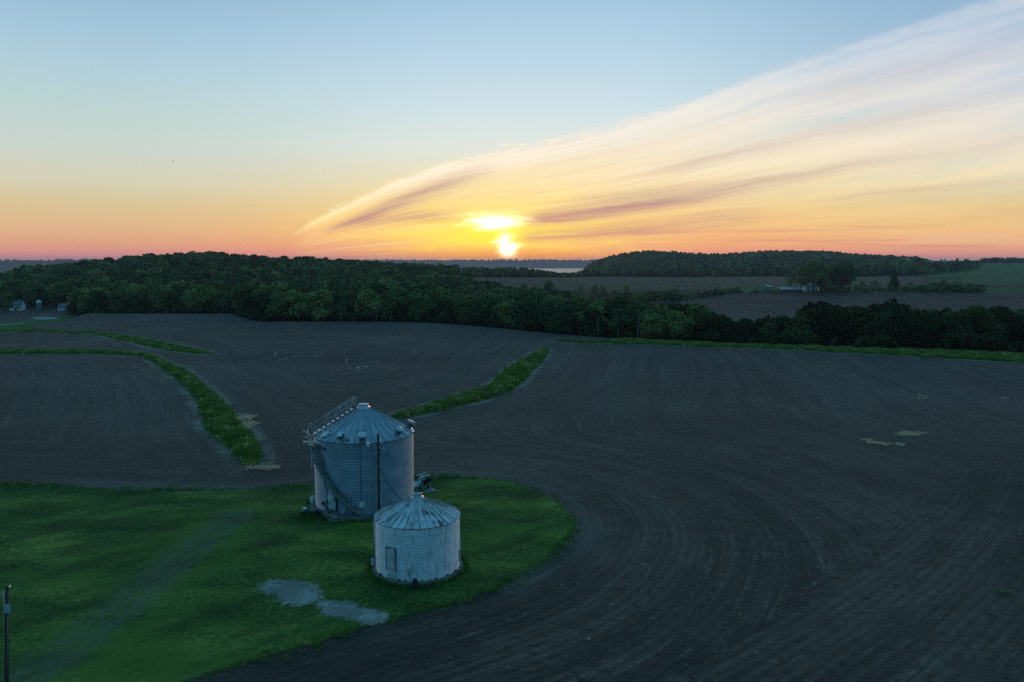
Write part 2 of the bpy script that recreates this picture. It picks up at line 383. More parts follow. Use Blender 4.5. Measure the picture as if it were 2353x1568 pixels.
class MB:
    """collects shapes into one mesh"""
    def __init__(s): s.V = []; s.F = []; s.S = []; s.UV = {}
    def addv(s, vs, fs, smooth=False):
        b = len(s.V); s.V += [tuple(v) for v in vs]
        for f in fs: s.F.append(tuple(b + i for i in f)); s.S.append(smooth)
        return b
    def box(s, c, d, rz=0.0, M=None, bev=0.0):
        hx, hy, hz_ = d[0] / 2, d[1] / 2, d[2] / 2
        if bev <= 0:
            vs = [(x, y, z) for x in (-hx, hx) for y in (-hy, hy) for z in (-hz_, hz_)]
            fs = [(0, 1, 3, 2), (4, 6, 7, 5), (0, 4, 5, 1), (2, 3, 7, 6), (0, 2, 6, 4), (1, 5, 7, 3)]
        else:
            b = bev; vs = []; fs = []
            for z, i in ((-hz_, b), (-hz_ + b, 0), (hz_ - b, 0), (hz_, b)):
                X, Y = hx - i, hy - i
                vs += [(-X + b, -Y, z), (X - b, -Y, z), (X, -Y + b, z), (X, Y - b, z), (X - b, Y, z), (-X + b, Y, z), (-X, Y - b, z), (-X, -Y + b, z)]
            for k in range(3):
                for i in range(8): fs.append((k * 8 + i, k * 8 + (i + 1) % 8, k * 8 + 8 + (i + 1) % 8, k * 8 + 8 + i))
            fs.append(tuple(range(7, -1, -1))); fs.append(tuple(range(24, 32)))
        T = Matrix.Translation(Vector(c)) @ (M if M is not None else Matrix.Rotation(rz, 4, 'Z'))
        s.addv([T @ Vector(v) for v in vs], fs); return s
    def tube(s, a, b, r0, r1=None, n=8, caps=True, smooth=True):
        a, b = Vector(a), Vector(b); r1 = r0 if r1 is None else r1
        ax = (b - a).normalized(); q = ax.to_track_quat('Z', 'Y').to_matrix()
        vs = []
        for p, r in ((a, r0), (b, r1)):
            for i in range(n): t = 2 * math.pi * i / n; vs.append(p + q @ Vector((r * math.cos(t), r * math.sin(t), 0)))
        base = s.addv(vs, [(i, (i + 1) % n, n + (i + 1) % n, n + i) for i in range(n)], smooth)
        if caps:
            s.F.append(tuple(base + i for i in range(n - 1, -1, -1))); s.S.append(False)
            s.F.append(tuple(base + n + i for i in range(n))); s.S.append(False)
        return s
    def path(s, pts, r, n=6):
        for a, b in zip(pts[:-1], pts[1:]): s.tube(a, b, r if not callable(r) else r(0), None, n)
        return s
    def lathe(s, prof_, n=32, cx=0, cy=0, a0=0, a1=2 * math.pi, smooth=True, M=None):
        full = abs(a1 - a0 - 2 * math.pi) < 1e-6; m = n if full else n + 1
        vs = []
        for r, z in prof_:
            for i in range(m):
                t = a0 + (a1 - a0) * i / n; v = Vector((cx + r * math.cos(t), cy + r * math.sin(t), z)); vs.append(M @ v if M is not None else v)
        fs = []
        for k in range(len(prof_) - 1):
            for i in range(n):
                j = (i + 1) % m
                fs.append((k * m + i, k * m + j, (k + 1) * m + j, (k + 1) * m + i))
        s.addv(vs, fs, smooth); return s
    def build(s, name, mat, parent=None, loc=(0, 0, 0)):
        me = bpy.data.meshes.new(name); me.from_pydata(s.V, [], s.F); me.polygons.foreach_set('use_smooth', s.S); me.update()
        if mat: me.materials.append(mat)
        return link(name, me, parent, loc)

# ------------------------------------------------------------------ materials
def pmat(name, col, rough=0.7, metal=0.0, var=0.25, scale=3.0, bump=0.0, bscale=20.0, spec=0.3, rust=None, coords='Object', alpha=None):
    m = bpy.data.materials.new(name); m.use_nodes = True; nt = m.node_tree; k = NB(nt)
    p = nt.nodes['Principled BSDF']; tc = nt.nodes.new('ShaderNodeTexCoord').outputs[coords]
    n = k.noise(tc, scale, 5.0, 0.6)
    c0 = tuple(c * (1 - var) for c in col) + (1,); c1 = tuple(min(1, c * (1 + var)) for c in col) + (1,)
    c = k.mix(k.sst(n, 0.3, 0.7), c0, c1)
    r = rough
    if rust:
        rc, thr, sc_ = rust
        rn = k.sst(k.noise(tc, sc_, 6.0, 0.65), thr, thr + 0.08)
        c = k.mix(rn, c, rc + (1,)); k.L.new(k.mix(rn, (metal,) * 3 + (1,), (0, 0, 0, 1)), p.inputs['Metallic'])
    else: p.inputs['Metallic'].default_value = metal
    k.L.new(c, p.inputs['Base Color']); k._in(p, 'Roughness', k.sst(n, 0.2, 0.8, max(0.05, r - 0.08), min(1, r + 0.08)))
    p.inputs['Specular IOR Level'].default_value = spec
    if bump:
        b = nt.nodes.new('ShaderNodeBump'); b.inputs['Strength'].default_value = bump; b.inputs['Distance'].default_value = 0.02
        k.L.new(k.noise(tc, bscale, 4.0), b.inputs['Height']); k.L.new(b.outputs[0], p.inputs['Normal'])
    return m

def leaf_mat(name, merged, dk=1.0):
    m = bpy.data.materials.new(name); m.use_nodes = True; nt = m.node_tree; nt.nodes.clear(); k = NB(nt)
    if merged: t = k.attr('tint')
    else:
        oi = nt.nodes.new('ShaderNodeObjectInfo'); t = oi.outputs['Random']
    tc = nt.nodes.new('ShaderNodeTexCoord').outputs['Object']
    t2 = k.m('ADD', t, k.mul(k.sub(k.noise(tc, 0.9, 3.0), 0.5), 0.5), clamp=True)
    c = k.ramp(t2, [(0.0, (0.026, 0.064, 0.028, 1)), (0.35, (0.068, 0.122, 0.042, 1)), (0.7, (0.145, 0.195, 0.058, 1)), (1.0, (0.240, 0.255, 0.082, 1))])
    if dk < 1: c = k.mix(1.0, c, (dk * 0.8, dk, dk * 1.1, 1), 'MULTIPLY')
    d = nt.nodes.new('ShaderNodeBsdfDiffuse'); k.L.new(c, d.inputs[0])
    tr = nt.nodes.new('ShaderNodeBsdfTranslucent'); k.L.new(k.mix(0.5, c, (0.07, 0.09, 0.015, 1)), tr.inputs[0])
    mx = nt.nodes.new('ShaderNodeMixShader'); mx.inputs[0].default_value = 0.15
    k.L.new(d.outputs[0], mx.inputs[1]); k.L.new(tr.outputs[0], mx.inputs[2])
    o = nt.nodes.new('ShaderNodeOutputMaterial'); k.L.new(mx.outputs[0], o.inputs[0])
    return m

def ground_mat():
    m = bpy.data.materials.new('ground_cover'); m.use_nodes = True; nt = m.node_tree; k = NB(nt)
    p = nt.nodes['Principled BSDF']; pos = nt.nodes.new('ShaderNodeNewGeometry').outputs['Position']
    X, Y, Z = k.sep(pos)
    A = {n: k.attr(n) for n in ('lawn', 'strip', 'gravel', 'track', 'row', 'row2', 'rmix', 'yard', 'road', 'cover', 'tan', 'near')}
    P2 = k.comb(X, Y, 0.0)
    nb = k.noise(P2, 0.045, 5.0, 0.55); nm = k.noise(P2, 0.35, 5.0, 0.6); nf = k.noise(P2, 2.6, 5.0, 0.65); ng = k.noise(P2, 9.0, 4.0, 0.7)
    # soil
    rsel = k.sst(k.add(A['rmix'], k.mul(k.sub(k.noise(P2, 0.12, 4.0, 0.6), 0.5), 2.4)), 0.495, 0.505, 0.0, 1.0, 'LINEAR')
    rw = k.add(k.mix(rsel, A['row'], A['row2']), k.mul(k.sub(nm, 0.5), 0.30))
    ridge = k.m('SINE', k.mul(rw, 2 * math.pi / 0.76))
    pas = k.noise(k.comb(k.mul(rw, 0.55), k.mul(X, 0.03), k.mul(Y, 0.03)), 1.0, 4.0, 0.6)       # machine passes
    streak = k.noise(k.comb(k.mul(rw, 2.6), k.mul(X, 0.16), k.mul(Y, 0.16)), 1.0, 5.0, 0.7)
    c = k.ramp(k.add(k.mul(nb, 0.6), k.mul(nm, 0.4)), [(0.34, (0.029, 0.019, 0.014, 1)), (0.5, (0.064, 0.041, 0.031, 1)), (0.62, (0.124, 0.082, 0.061, 1))])
    c = k.mix(k.sst(pas, 0.46, 0.60, 0.0, 0.7), c, (0.135, 0.094, 0.070, 1))
    c = k.mix(k.mul(k.mul(k.sst(streak, 0.54, 0.72), k.sst(k.noise(P2, 0.028, 4.0, 0.6), 0.40, 0.56, 0.3, 1.0)), k.sst(nf, 0.35, 0.6, 0.3, 1.0)), c, (0.23, 0.195, 0.155, 1))
    c = k.mix(k.mul(k.sst(streak, 0.47, 0.30), 0.35), c, (0.035, 0.028, 0.024, 1))
    c = k.mix(k.mul(k.sst(ridge, -0.2, 1.0, 0.0, 0.62), k.sst(nm, 0.3, 0.6, 0.3, 1.0)), c, (0.022, 0.018, 0.016, 1))
    c = k.mix(k.mul(k.sst(ng, 0.58, 0.74), 0.6), c, (0.28, 0.25, 0.21, 1))
    c = k.mix(k.mul(k.sst(nf, 0.52, 0.3), 0.55), c, (0.018, 0.014, 0.013, 1))
    c = k.mix(k.mul(k.sst(nm, 0.50, 0.32), 0.45), c, (0.024, 0.019, 0.017, 1))
    c = k.mix(k.sst(pas, 0.46, 0.34, 0.0, 0.6), c, (0.016, 0.013, 0.012, 1))
    nq = k.noise(P2, 1.05, 4.0, 0.75); c = k.mix(k.mul(k.sst(nq, 0.50, 0.36), 0.7), c, (0.012, 0.010, 0.009, 1)); c = k.mix(k.mul(k.sst(nq, 0.56, 0.70), 0.55), c, (0.105, 0.076, 0.058, 1))
    c = k.mix(k.mul(k.sst(k.noise(P2, 1.9, 2.0, 0.5), 0.68, 0.74), 0.8), c, (0.25, 0.21, 0.165, 1))
    c = k.mix(k.mul(k.sst(k.noise(P2, 0.018, 4.0, 0.6), 0.54, 0.40), 0.5), c, (0.018, 0.014, 0.012, 1)); c = k.mix(k.mul(k.sst(k.noise(P2, 0.024, 4.0, 0.6), 0.52, 0.66), 0.4), c, (0.095, 0.070, 0.056, 1))
    # pale dusty fringe outside grass
    wob = k.add(k.mul(k.sub(nm, 0.5), 1.7), k.mul(k.sub(nf, 0.5), 0.7))
    ls = k.add(A['lawn'], wob); ss = k.add(A['strip'], k.mul(wob, 0.5))
    fringe = k.mul(k.sst(ls, -3.6, -0.4), k.sst(nb, 0.46, 0.60))
    c = k.mix(k.mul(fringe, 0.65), c, k.mix(nf, (0.075, 0.070, 0.060, 1), (0.15, 0.14, 0.12, 1)))
    fr2 = k.mul(k.sst(ss, -2.1, -0.5), k.sst(k.add(k.mul(nf, 0.5), k.mul(nm, 0.5)), 0.36, 0.56))
    c = k.mix(k.mul(k.mul(fr2, k.sst(k.noise(P2, 0.11, 3.0), 0.40, 0.54)), 0.9), c, (0.22, 0.185, 0.145, 1))
    # far fields
    c = k.mix(A['tan'], c, k.mix(k.sst(pas, 0.35, 0.65), (0.070, 0.042, 0.026, 1), (0.125, 0.080, 0.050, 1)))
    # grass
    gl = k.noise(k.comb(k.mul(X, 0.10), k.mul(Y, 0.22), 0.0), 1.0, 5.0, 0.6)
    g = k.ramp(k.add(k.mul(gl, 0.55), k.mul(nf, 0.45)), [(0.34, (0.008, 0.032, 0.010, 1)), (0.44, (0.023, 0.072, 0.016, 1)), (0.54, (0.095, 0.155, 0.030, 1)), (0.64, (0.27, 0.27, 0.06, 1))])
    g = k.mix(k.mul(k.sst(k.noise(P2, 0.06, 4.0, 0.55), 0.50, 0.64), 0.6), g, (0.12, 0.205, 0.032, 1))
    g = k.mix(k.mul(k.sst(k.noise(k.comb(k.add(k.mul(X, 0.05), k.mul(Y, 0.05)), k.sub(k.mul(Y, 0.16), k.mul(X, 0.16)), 0.0), 1.0, 4.0, 0.6), 0.50, 0.38), 0.5), g, (0.014, 0.045, 0.014, 1))
    g = k.mix(k.sst(ng, 0.50, 0.75, 0.0, 0.55), g, (0.10, 0.17, 0.035, 1))
    g = k.mix(k.sst(ng, 0.45, 0.25, 0.0, 0.6), g, (0.012, 0.034, 0.008, 1))
    tk = k.mul(k.sst(k.add(A['track'], k.mul(k.sub(nm, 0.5), 2.6)), 1.7, 0.0), k.sst(k.add(k.mul(nf, 0.5), k.mul(nm, 0.5)), 0.38, 0.6, 0.15, 1.0))
    g = k.mix(k.mul(tk, 0.65), g, (0.150, 0.145, 0.110, 1))
    lm = k.sst(ls, -0.15, 0.35)
    c = k.mix(lm, c, g)
    c = k.mix(k.sst(ss, -0.1, 0.3), c, k.mix(nf, (0.032, 0.078, 0.018, 1), (0.085, 0.14, 0.034, 1)))
    c = k.mix(A['yard'], c, k.mix(nm, (0.014, 0.070, 0.018, 1), (0.045, 0.120, 0.030, 1)))
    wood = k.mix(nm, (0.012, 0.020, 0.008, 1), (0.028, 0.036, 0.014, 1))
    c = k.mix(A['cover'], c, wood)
    gr = k.sst(k.add(A['gravel'], k.add(k.mul(k.sub(nm, 0.5), 2.2), k.mul(k.sub(nf, 0.5), 1.6))), -0.3, 0.35)
    gcol = k.mix(nf, (0.26, 0.225, 0.20, 1), (0.50, 0.45, 0.41, 1))
    gcol = k.mix(k.sst(ng, 0.5, 0.7), gcol, (0.42, 0.41, 0.39, 1))
    gcol = k.mix(k.sst(nm, 0.6, 0.42, 0.0, 0.5), gcol, (0.09, 0.095, 0.08, 1))
    gcol = k.mix(k.mul(k.sst(nq, 0.52, 0.36), 0.55), gcol, (0.10, 0.10, 0.085, 1)); c = k.mix(gr, c, gcol); c = k.mix(A['road'], c, (0.30, 0.29, 0.27, 1))
    k.L.new(c, p.inputs['Base Color']); p.inputs['Roughness'].default_value = 0.8
    # relief: drill rows and clods on soil, blades on the lawn
    k._in(p, 'Specular IOR Level', k.sst(k.m('MAXIMUM', lm, A['yard']), 0, 1, k.mul(A['near'], 0.36), 0.05, 'LINEAR'))
    soil_h = k.add(k.mul(ridge, 0.035), k.add(k.mul(nf, 0.24), k.add(k.mul(ng, 0.06), k.mul(nm, 0.5))))
    soil_h = k.add(soil_h, k.mul(streak, 0.10))
    grass_h = k.add(k.mul(ng, 0.07), k.mul(k.noise(k.comb(k.mul(X, 1.0), k.mul(Y, 1.0), 3.0), 3.4, 4.0, 0.6), 0.20))
    h = k.mix(k.m('MAXIMUM', lm, A['yard']), soil_h, grass_h)
    b = nt.nodes.new('ShaderNodeBump'); b.inputs['Strength'].default_value = 0.9; b.inputs['Distance'].default_value = 1.0
    k.L.new(k.mul(h, A['near']), b.inputs['Height']); k.L.new(b.outputs[0], p.inputs['Normal'])
    return m
GM = ground_mat()

# ------------------------------------------------------------------ ground mesh (cut into named pieces that share their edges)
def build_ground():
    az = list(np.arange(-42, 42.01, 0.14)); az += list(np.arange(46, 318, 4.0))
    az = np.radians(np.array(az))
    R = [12.0]
    while R[-1] < 11500:
        q = 1.0062 if R[-1] < 210 else (1.009 if R[-1] < 1500 else 1.016)
        R.append(R[-1] * q)
    R = np.array(R); na, nr = len(az), len(R)
    A, RR = np.meshgrid(az, R); X = (RR * np.sin(A)).ravel(); Y = (RR * np.cos(A)).ravel()
    X = np.append(X, 0.0); Y = np.append(Y, 0.0)
    Z = terrain(X, Y); P = np.stack([X, Y], 1); n = len(X)
    r = np.hypot(X, Y); front = (Y > 5)
    px = CX + F * (X / np.where(front, Y, 1)) * 1.005; px = np.where(front, px, np.where(X < 0, -2000, 5000)); d = Y
    at = {q: np.full(n, -50.0) for q in ('lawn', 'strip', 'gravel')}
    near = r < 420; I = np.where(near)[0]; PN = P[I]
    at['lawn'][I] = np.clip(poly_sd(PN, LAWN), -50, 50)
    s = np.full(len(I), -50.0)
    for S in STRIPS: s = np.maximum(s, poly_sd(PN, S))
    at['strip'][I] = s
    g = np.maximum(poly_sd(PN, GRAVEL[0]), poly_sd(PN, GRAVEL[1])); at['gravel'][I] = np.maximum(g, -50)
    at['track'] = np.full(n, 50.0); td = line_dist(PN, TRACK); at['track'][I] = np.abs(td - 0.75)
    at['row'] = d * 0.35 + X * 0.9; at['row2'] = np.zeros(n); at['rmix'] = np.full(n, -1.0); at['row'][I], at['row2'][I], at['rmix'][I] = row_coord(PN)
    st = lambda x, a, b: np.clip((x - a) / (b - a), 0, 1)
    yd = np.zeros(n); yd[I] = st(poly_sd(PN, YARD), -1, 1)
    def box(p0, p1, d0, d1, sp=14, sd_=14):
        return st(px, p0 - sp, p0 + sp) * st(-px, -p1 - sp, -p1 + sp) * st(d, d0 - sd_, d0 + sd_) * st(-d, -d1 - sd_, -d1 + sd_)
    tan = box(1080, 2130, 735, 1125) ; tan = np.maximum(tan, box(1990, 2205, 985, 1100, 20, 20))
    gstrip = 890 - (px - 1230) * 0.06
    grn = box(1235, 2050, 0, 9999) * st(-np.abs(d - gstrip), -26, -16)
    grn = np.maximum(grn, box(1690, 2330, 652, 735)); grn = np.maximum(grn, box(2134, 4000, 820, 2150))
    grn = np.maximum(grn, box(2300, 4000, 650, 760) * 0.7)
    tan = np.maximum(tan * (1 - grn), box(2150, 4000, 760, 860) * 0.7); tan = np.maximum(tan, box(2190, 4000, 1750, 2100, 20, 60) * 0.6)
    grn = grn * (1 - box(1990, 2205, 985, 1100, 20, 20))
    at['tan'] = tan; at['yard'] = np.maximum(yd, grn)
    at['road'] = np.zeros(n); rd = np.zeros(len(I))
    for L, w in ROADS: rd = np.maximum(rd, st(w - line_dist(PN, L), -0.4, 0.4))
    at['road'][I] = rd
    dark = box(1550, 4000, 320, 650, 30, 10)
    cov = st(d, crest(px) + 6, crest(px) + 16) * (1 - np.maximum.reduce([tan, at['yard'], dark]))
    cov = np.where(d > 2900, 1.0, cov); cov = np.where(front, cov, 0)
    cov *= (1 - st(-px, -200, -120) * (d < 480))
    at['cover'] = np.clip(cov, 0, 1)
    at['near'] = np.clip(1 - (r - 150) / 500, 0.15, 1)
    at['yard'] = np.clip(at['yard'], 0, 1)
    ii, jj = np.meshgrid(np.arange(nr - 1), np.arange(na), indexing='ij'); j2 = (jj + 1) % na
    Q = np.stack([ii * na + jj, ii * na + j2, (ii + 1) * na + j2, (ii + 1) * na + jj], -1).reshape(-1, 4)[:, ::-1]
    c = n - 1; ring = np.arange(na); tri = np.stack([np.full(na, c), (ring + 1) % na, ring, ring], 1)
    V = np.stack([X, Y, Z], 1)
    me_ = at; fc = Q
    gl = at['lawn'][fc].mean(1) > 0; gg = at['gravel'][fc].mean(1) > 0; ds = d[fc].mean(1); pxs = px[fc].mean(1)
    covf = at['cover'][fc].mean(1) > 0.5; yf = at['yard'][fc].mean(1) > 0.5; rf = at['road'][fc].mean(1) > 0.5
    xm = X[fc].mean(1)
    cls = np.zeros(len(fc), int)                      # 0 near field
    cls[ds > 300] = 4
    cls[(ds <= 345) & ~yf & ~covf] = 0
    cls[yf & (ds < 480)] = 6; cls[yf & (ds >= 480)] = 5
    cls[covf] = 3; cls[gl] = 1; cls[gg] = 2; cls[rf] = 7
    names = ['ploughed_field', 'lawn', 'gravel', 'ground', 'field', 'meadow', 'grass_verge', 'farm_road']
    for ci, nm in enumerate(names):
        sel = fc[cls == ci]
        if not len(sel): continue
        us, inv = np.unique(sel, return_inverse=True)
        me = np_mesh(nm, V[us], inv.reshape(-1, 4), GM, {q: a[us] for q, a in at.items()}, smooth=True)
        o = link(nm, me); tag(o, kind='structure')
    tf = np.stack([np.full(na, na), (ring + 1) % na, ring], 1)
    V2 = np.vstack([V[:na], V[c][None]]); us = np.append(np.arange(na), c)
    me = np_mesh('ground', V2, tf, GM, {q: a[us] for q, a in at.items()}, smooth=True, nper=3)
    tag(link('ground', me), kind='structure')
build_ground()

# river
mw = bpy.data.materials.new('river_water'); mw.use_nodes = True; k = NB(mw.node_tree); p = mw.node_tree.nodes['Principled BSDF']
p.inputs['Base Color'].default_value = (0.03, 0.045, 0.055, 1); p.inputs['Roughness'].default_value = 0.25; p.inputs['IOR'].default_value = 1.33
b = mw.node_tree.nodes.new('ShaderNodeBump'); b.inputs['Strength'].default_value = 0.5; b.inputs['Distance'].default_value = 1.2
k.L.new(k.noise(mw.node_tree.nodes.new('ShaderNodeTexCoord').outputs['Object'], 0.05, 3.0), b.inputs['Height']); k.L.new(b.outputs[0], p.inputs['Normal'])
xs = np.linspace(-7000, 5000, 13); ys = np.linspace(2600, 9000, 9)
V = np.array([(x, y, -60.0) for y in ys for x in xs]); Fc = [(j * 13 + i, j * 13 + i + 1, (j + 1) * 13 + i + 1, (j + 1) * 13 + i) for j in range(8) for i in range(12)]
tag(link('river', np_mesh('river', V, Fc, mw)), kind='structure')

# ------------------------------------------------------------------ trees
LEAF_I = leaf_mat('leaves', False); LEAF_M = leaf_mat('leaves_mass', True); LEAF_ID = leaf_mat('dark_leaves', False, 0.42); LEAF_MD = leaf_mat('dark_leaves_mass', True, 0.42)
BARK = pmat('bark', (0.075, 0.065, 0.055), 0.95, var=0.35, scale=2.0)
BARK_PALE = pmat('pale_bark', (0.15, 0.14, 0.12), 0.9, var=0.3, scale=2.0)
def quads_from(C, Nn, size, rng, squash=1.0):
    n = len(C); Nn = Nn / (np.linalg.norm(Nn, axis=1, keepdims=True) + 1e-9)
    a = np.cross(Nn, rng.normal(size=(n, 3))); a /= np.linalg.norm(a, axis=1, keepdims=True) + 1e-9
    b = np.cross(Nn, a); s = size[:, None] if hasattr(size, 'shape') else size
    k = rng.uniform(0.55, 1.15, (4, n, 1))
    V = np.stack([C + (a + b * 0.2) * s * k[0], C + (b - a * 0.25) * s * k[1], C - (a + b * 0.2) * s * k[2], C - (b - a * 0.25) * s * k[3]], 1)
    return V.reshape(-1, 3)
def crown(rng, n, leaf, lobes, base=0.22, wide=0.42, shape='round'):
    """unit-height tree crown: quads spread over a cluster of uneven lobes"""
    L = []
    for i in range(lobes):
        h = rng.uniform(base + 0.12, 0.86)
        if shape == 'cone': rr = wide * (1.0 - h) * rng.uniform(0.5, 1.0); rl = 0.16 * (1.15 - h)
        elif shape == 'dome': rr = wide * math.sqrt(max(0.02, 1 - ((h - 0.45) / 0.5) ** 2)) * rng.uniform(0.2, 0.9); rl = rng.uniform(0.12, 0.2)
        else: rr = wide * (1 - abs(h - 0.5) * 1.0) * rng.uniform(0.15, 0.8); rl = rng.uniform(0.11, 0.20)
        t = rng.uniform(0, 6.283); L.append((rr * math.cos(t), rr * math.sin(t), h, rl))
    if shape == 'cone': L.append((0, 0, 0.93, 0.05)); L.append((0, 0, 0.8, 0.09))
    else: L.append((rng.uniform(-.05, .05), rng.uniform(-.05, .05), 0.85, 0.14)); L.append((0, 0, 0.55, wide * 0.62))
    L = np.array(L); w = L[:, 3] ** 2; idx = rng.choice(len(L), n, p=w / w.sum())
    D = rng.normal(size=(n, 3)); D[:, 2] += 0.25; D /= np.linalg.norm(D, axis=1, keepdims=True)
    q = rng.uniform(0.62, 1.12, n) + (rng.uniform(size=n) < 0.08) * rng.uniform(0, 0.3, n)
    C = L[idx, :3] + D * (L[idx, 3] * q)[:, None]; C[:, 2] = np.clip(C[:, 2], base * 0.5, 1.02)
    Nn = D + rng.normal(size=(n, 3)) * 0.45
    return quads_from(C, Nn, leaf * rng.uniform(0.6, 1.3, n), rng)
def faces_for(V): return np.arange(len(V)).reshape(-1, 4)

def trunk_mesh(name, rng, H, mat, r0=0.22, limbs=5, spread=2.0, top=0.62, fork=0.35):
    m = MB(); z = 0; p = Vector((0, 0, -1.0)); r = r0 * 1.25; pts = [p.copy()]
    for i in range(1, 7):
        q = Vector((rng.uniform(-.12, .12) * i * 0.5, rng.uniform(-.12, .12) * i * 0.5, H * top * i / 6)); r1 = r0 * (1 - 0.11 * i)
        m.tube(p, q, r, r1, 7, caps=False); p, r = q, r1; pts.append(q)
    for i in range(limbs):
        s = pts[2 + i % 4].lerp(pts[3 + i % 4], 0.5); t = rng.uniform(0, 6.283) + i * 2.2
        e = s + Vector((math.cos(t) * spread * rng.uniform(.5, 1), math.sin(t) * spread * rng.uniform(.5, 1), H * rng.uniform(.12, .26)))
        mid = s.lerp(e, 0.5) + Vector((0, 0, -0.05 * H * 0.3)); m.tube(s, mid, r0 * .42, r0 * .3, 6, caps=False); m.tube(mid, e, r0 * .3, r0 * .1, 6, caps=False)
        e2 = mid + Vector((math.cos(t + .8) * spread * .5, math.sin(t + .8) * spread * .5, H * .13)); m.tube(mid, e2, r0 * .2, r0 * .07, 5, caps=False)
    me = bpy.data.meshes.new(name); me.from_pydata(m.V, [], m.F); me.materials.append(mat); return me

rngT = np.random.RandomState(11)
CROWNS = []; TRUNKS = []; CROWNS_D = []
for i in range(9):
    H = 13.0
    V = crown(rngT, 3000, 0.036, 15 + i % 4, base=(0.06, 0.10, 0.18)[i % 3], wide=(0.36, 0.30, 0.40)[i % 3], shape=('dome', 'round')[i % 2])
    V = V * H; me = np_mesh('crown', V, faces_for(V), LEAF_I); CROWNS.append(me); me = me.copy(); me.materials[0] = LEAF_ID; CROWNS_D.append(me)
    TRUNKS.append(trunk_mesh('trunk', rngT, H, BARK_PALE if i in (2, 5) else BARK, 0.20 + 0.02 * (i % 3)))
def tree(name, x, y, H, cr, tr, label, group=None, cat='tree', wide=1.0, z=None, rz=None):
    z = hz(x, y) if z is None else z
    root = empty(name, (x, y, z)); tag(root, label, cat, group)
    s = H / 13.0; ro = rngT.uniform(0, 6.28) if rz is None else rz
    for nm, me in (('crown', cr), ('trunk', tr)):
        if me is None: continue
        o = link(nm, me, root); o.scale = (s * wide, s * wide, s); o.rotation_euler = (0, 0, ro)
    return root
TOPS = [(100, 672), (212, 660), (275, 657), (350, 649), (475, 647), (540, 650), (692, 646), (904, 650), (967, 655), (1042, 668), (1100, 669), (1199, 666), (1280, 668), (1320, 684), (1360, 690), (1414, 683), (1467, 689),
        (1521, 700), (1553, 693), (1602, 698), (1642, 713), (1682, 722), (1723, 731), (1754, 723), (1812, 729), (1829, 720), (1856, 698), (1894, 689), (1958, 698), (2002, 693), (2046, 683), (2081, 690), (2104, 704),
        (2162, 706), (2206, 707), (2265, 700), (2308, 704), (2353, 713), (2500, 715)]
def topz(px, d): return ztop(px, float(np.interp(px, [t[0] for t in TOPS], [t[1] for t in TOPS])), d)
ZONES = [(0, 560, 'leafy woodland tree behind the crest of the left field', 'woodland edge trees behind the left field'),
         (560, 960, 'leafy woodland tree behind the rounded middle field', 'woodland edge trees behind the middle field'),
         (960, 1330, 'leafy olive tree in the valley below the sun', 'woodland edge trees below the sun'),
         (1330, 1740, 'bushy dark tree in the dip by the narrow green strip', 'tree belt trees in the dip'),
         (1740, 2600, 'dense dark tree behind the long green strip at right', 'tree belt trees behind the right strip')]
def front_rows():
    n = 0
    for row, (off, hf, step) in enumerate([(13, 0.80, 8.2), (24, 0.90, 8.2), (36, 1.0, 8.4)]):
        px = 176.0 if row else 188.0
        while px < 2420:
            d = float(crest(px)) + off + rngT.uniform(-3.5, 3.5)
            if px < 560: d += 6
            x, y = Gd(px, d); z = hz(x, y)
            H = (topz(px, d) - z) * hf * rngT.uniform(0.86, 1.04)
            H = max(5.5, min(H, 19)); i = rngT.randint(9)
            zn = [q for q in ZONES if q[0] <= px < q[1]][0]
            pale = i in (2, 5)
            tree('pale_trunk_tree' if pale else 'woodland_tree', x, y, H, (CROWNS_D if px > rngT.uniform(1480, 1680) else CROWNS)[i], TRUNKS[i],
                 zn[2] if not pale else zn[2].replace('tree', 'tree with a pale trunk', 1), zn[3], wide=rngT.uniform(0.9, 1.2) * (1.18 if H < 11 else 1.0))
            n += 1; px += step * rngT.uniform(0.75, 1.3) * F / d
    return n
NFRONT = front_rows()

# woods that read as one mass
def mass(name, pts, Hs, nleaf, leaf, mat=LEAF_M, seeds=6, base=0.1, wide=0.45, lobes=8, kind='stuff', label=None, cat=None):
    rng = np.random.RandomState(len(name) * 7 + len(pts))
    T = [crown(rng, nleaf, leaf, lobes, base=base, wide=wide, shape=('dome', 'round')[i % 2]) for i in range(seeds)]
    out = []; tint = []
    vi = rng.randint(0, seeds, len(pts)); ang = rng.uniform(0, 6.283, len(pts)); zz = terrain(pts[:, 0], pts[:, 1])
    tn = rng.uniform(0, 1, len(pts)) ** 1.3
    # neighbouring trees of one kind
    pt = 0.5 + 0.5 * np.sin(pts[:, 0] / 41.0 + 1.3 * np.sin(pts[:, 1] / 63.0)) * np.sin(pts[:, 1] / 52.0)
    tn = np.clip(0.95 * tn + 0.35 * pt - 0.15, 0, 1)
    wd = rng.uniform(0.85, 1.2, len(pts))
    for s in range(seeds):
        I = np.where(vi == s)[0]
        if not len(I): continue
        t = T[s]; ca, sa = np.cos(ang[I])[:, None], np.sin(ang[I])[:, None]
        h = Hs[I][:, None]; w = h * wd[I][:, None]
        X = (t[None, :, 0] * ca - t[None, :, 1] * sa) * w + pts[I, 0][:, None]
        Y = (t[None, :, 0] * sa + t[None, :, 1] * ca) * w + pts[I, 1][:, None]
        Z = t[None, :, 2] * h + zz[I][:, None]
        out.append(np.stack([X, Y, Z], -1).reshape(-1, 3)); tint.append(np.repeat(tn[I], t.shape[0]))
    V = np.concatenate(out); me = np_mesh(name, V, faces_for(V), mat, {'tint': np.concatenate(tint)})
    o = link(name, me); tag(o, label, cat, kind=kind); return o
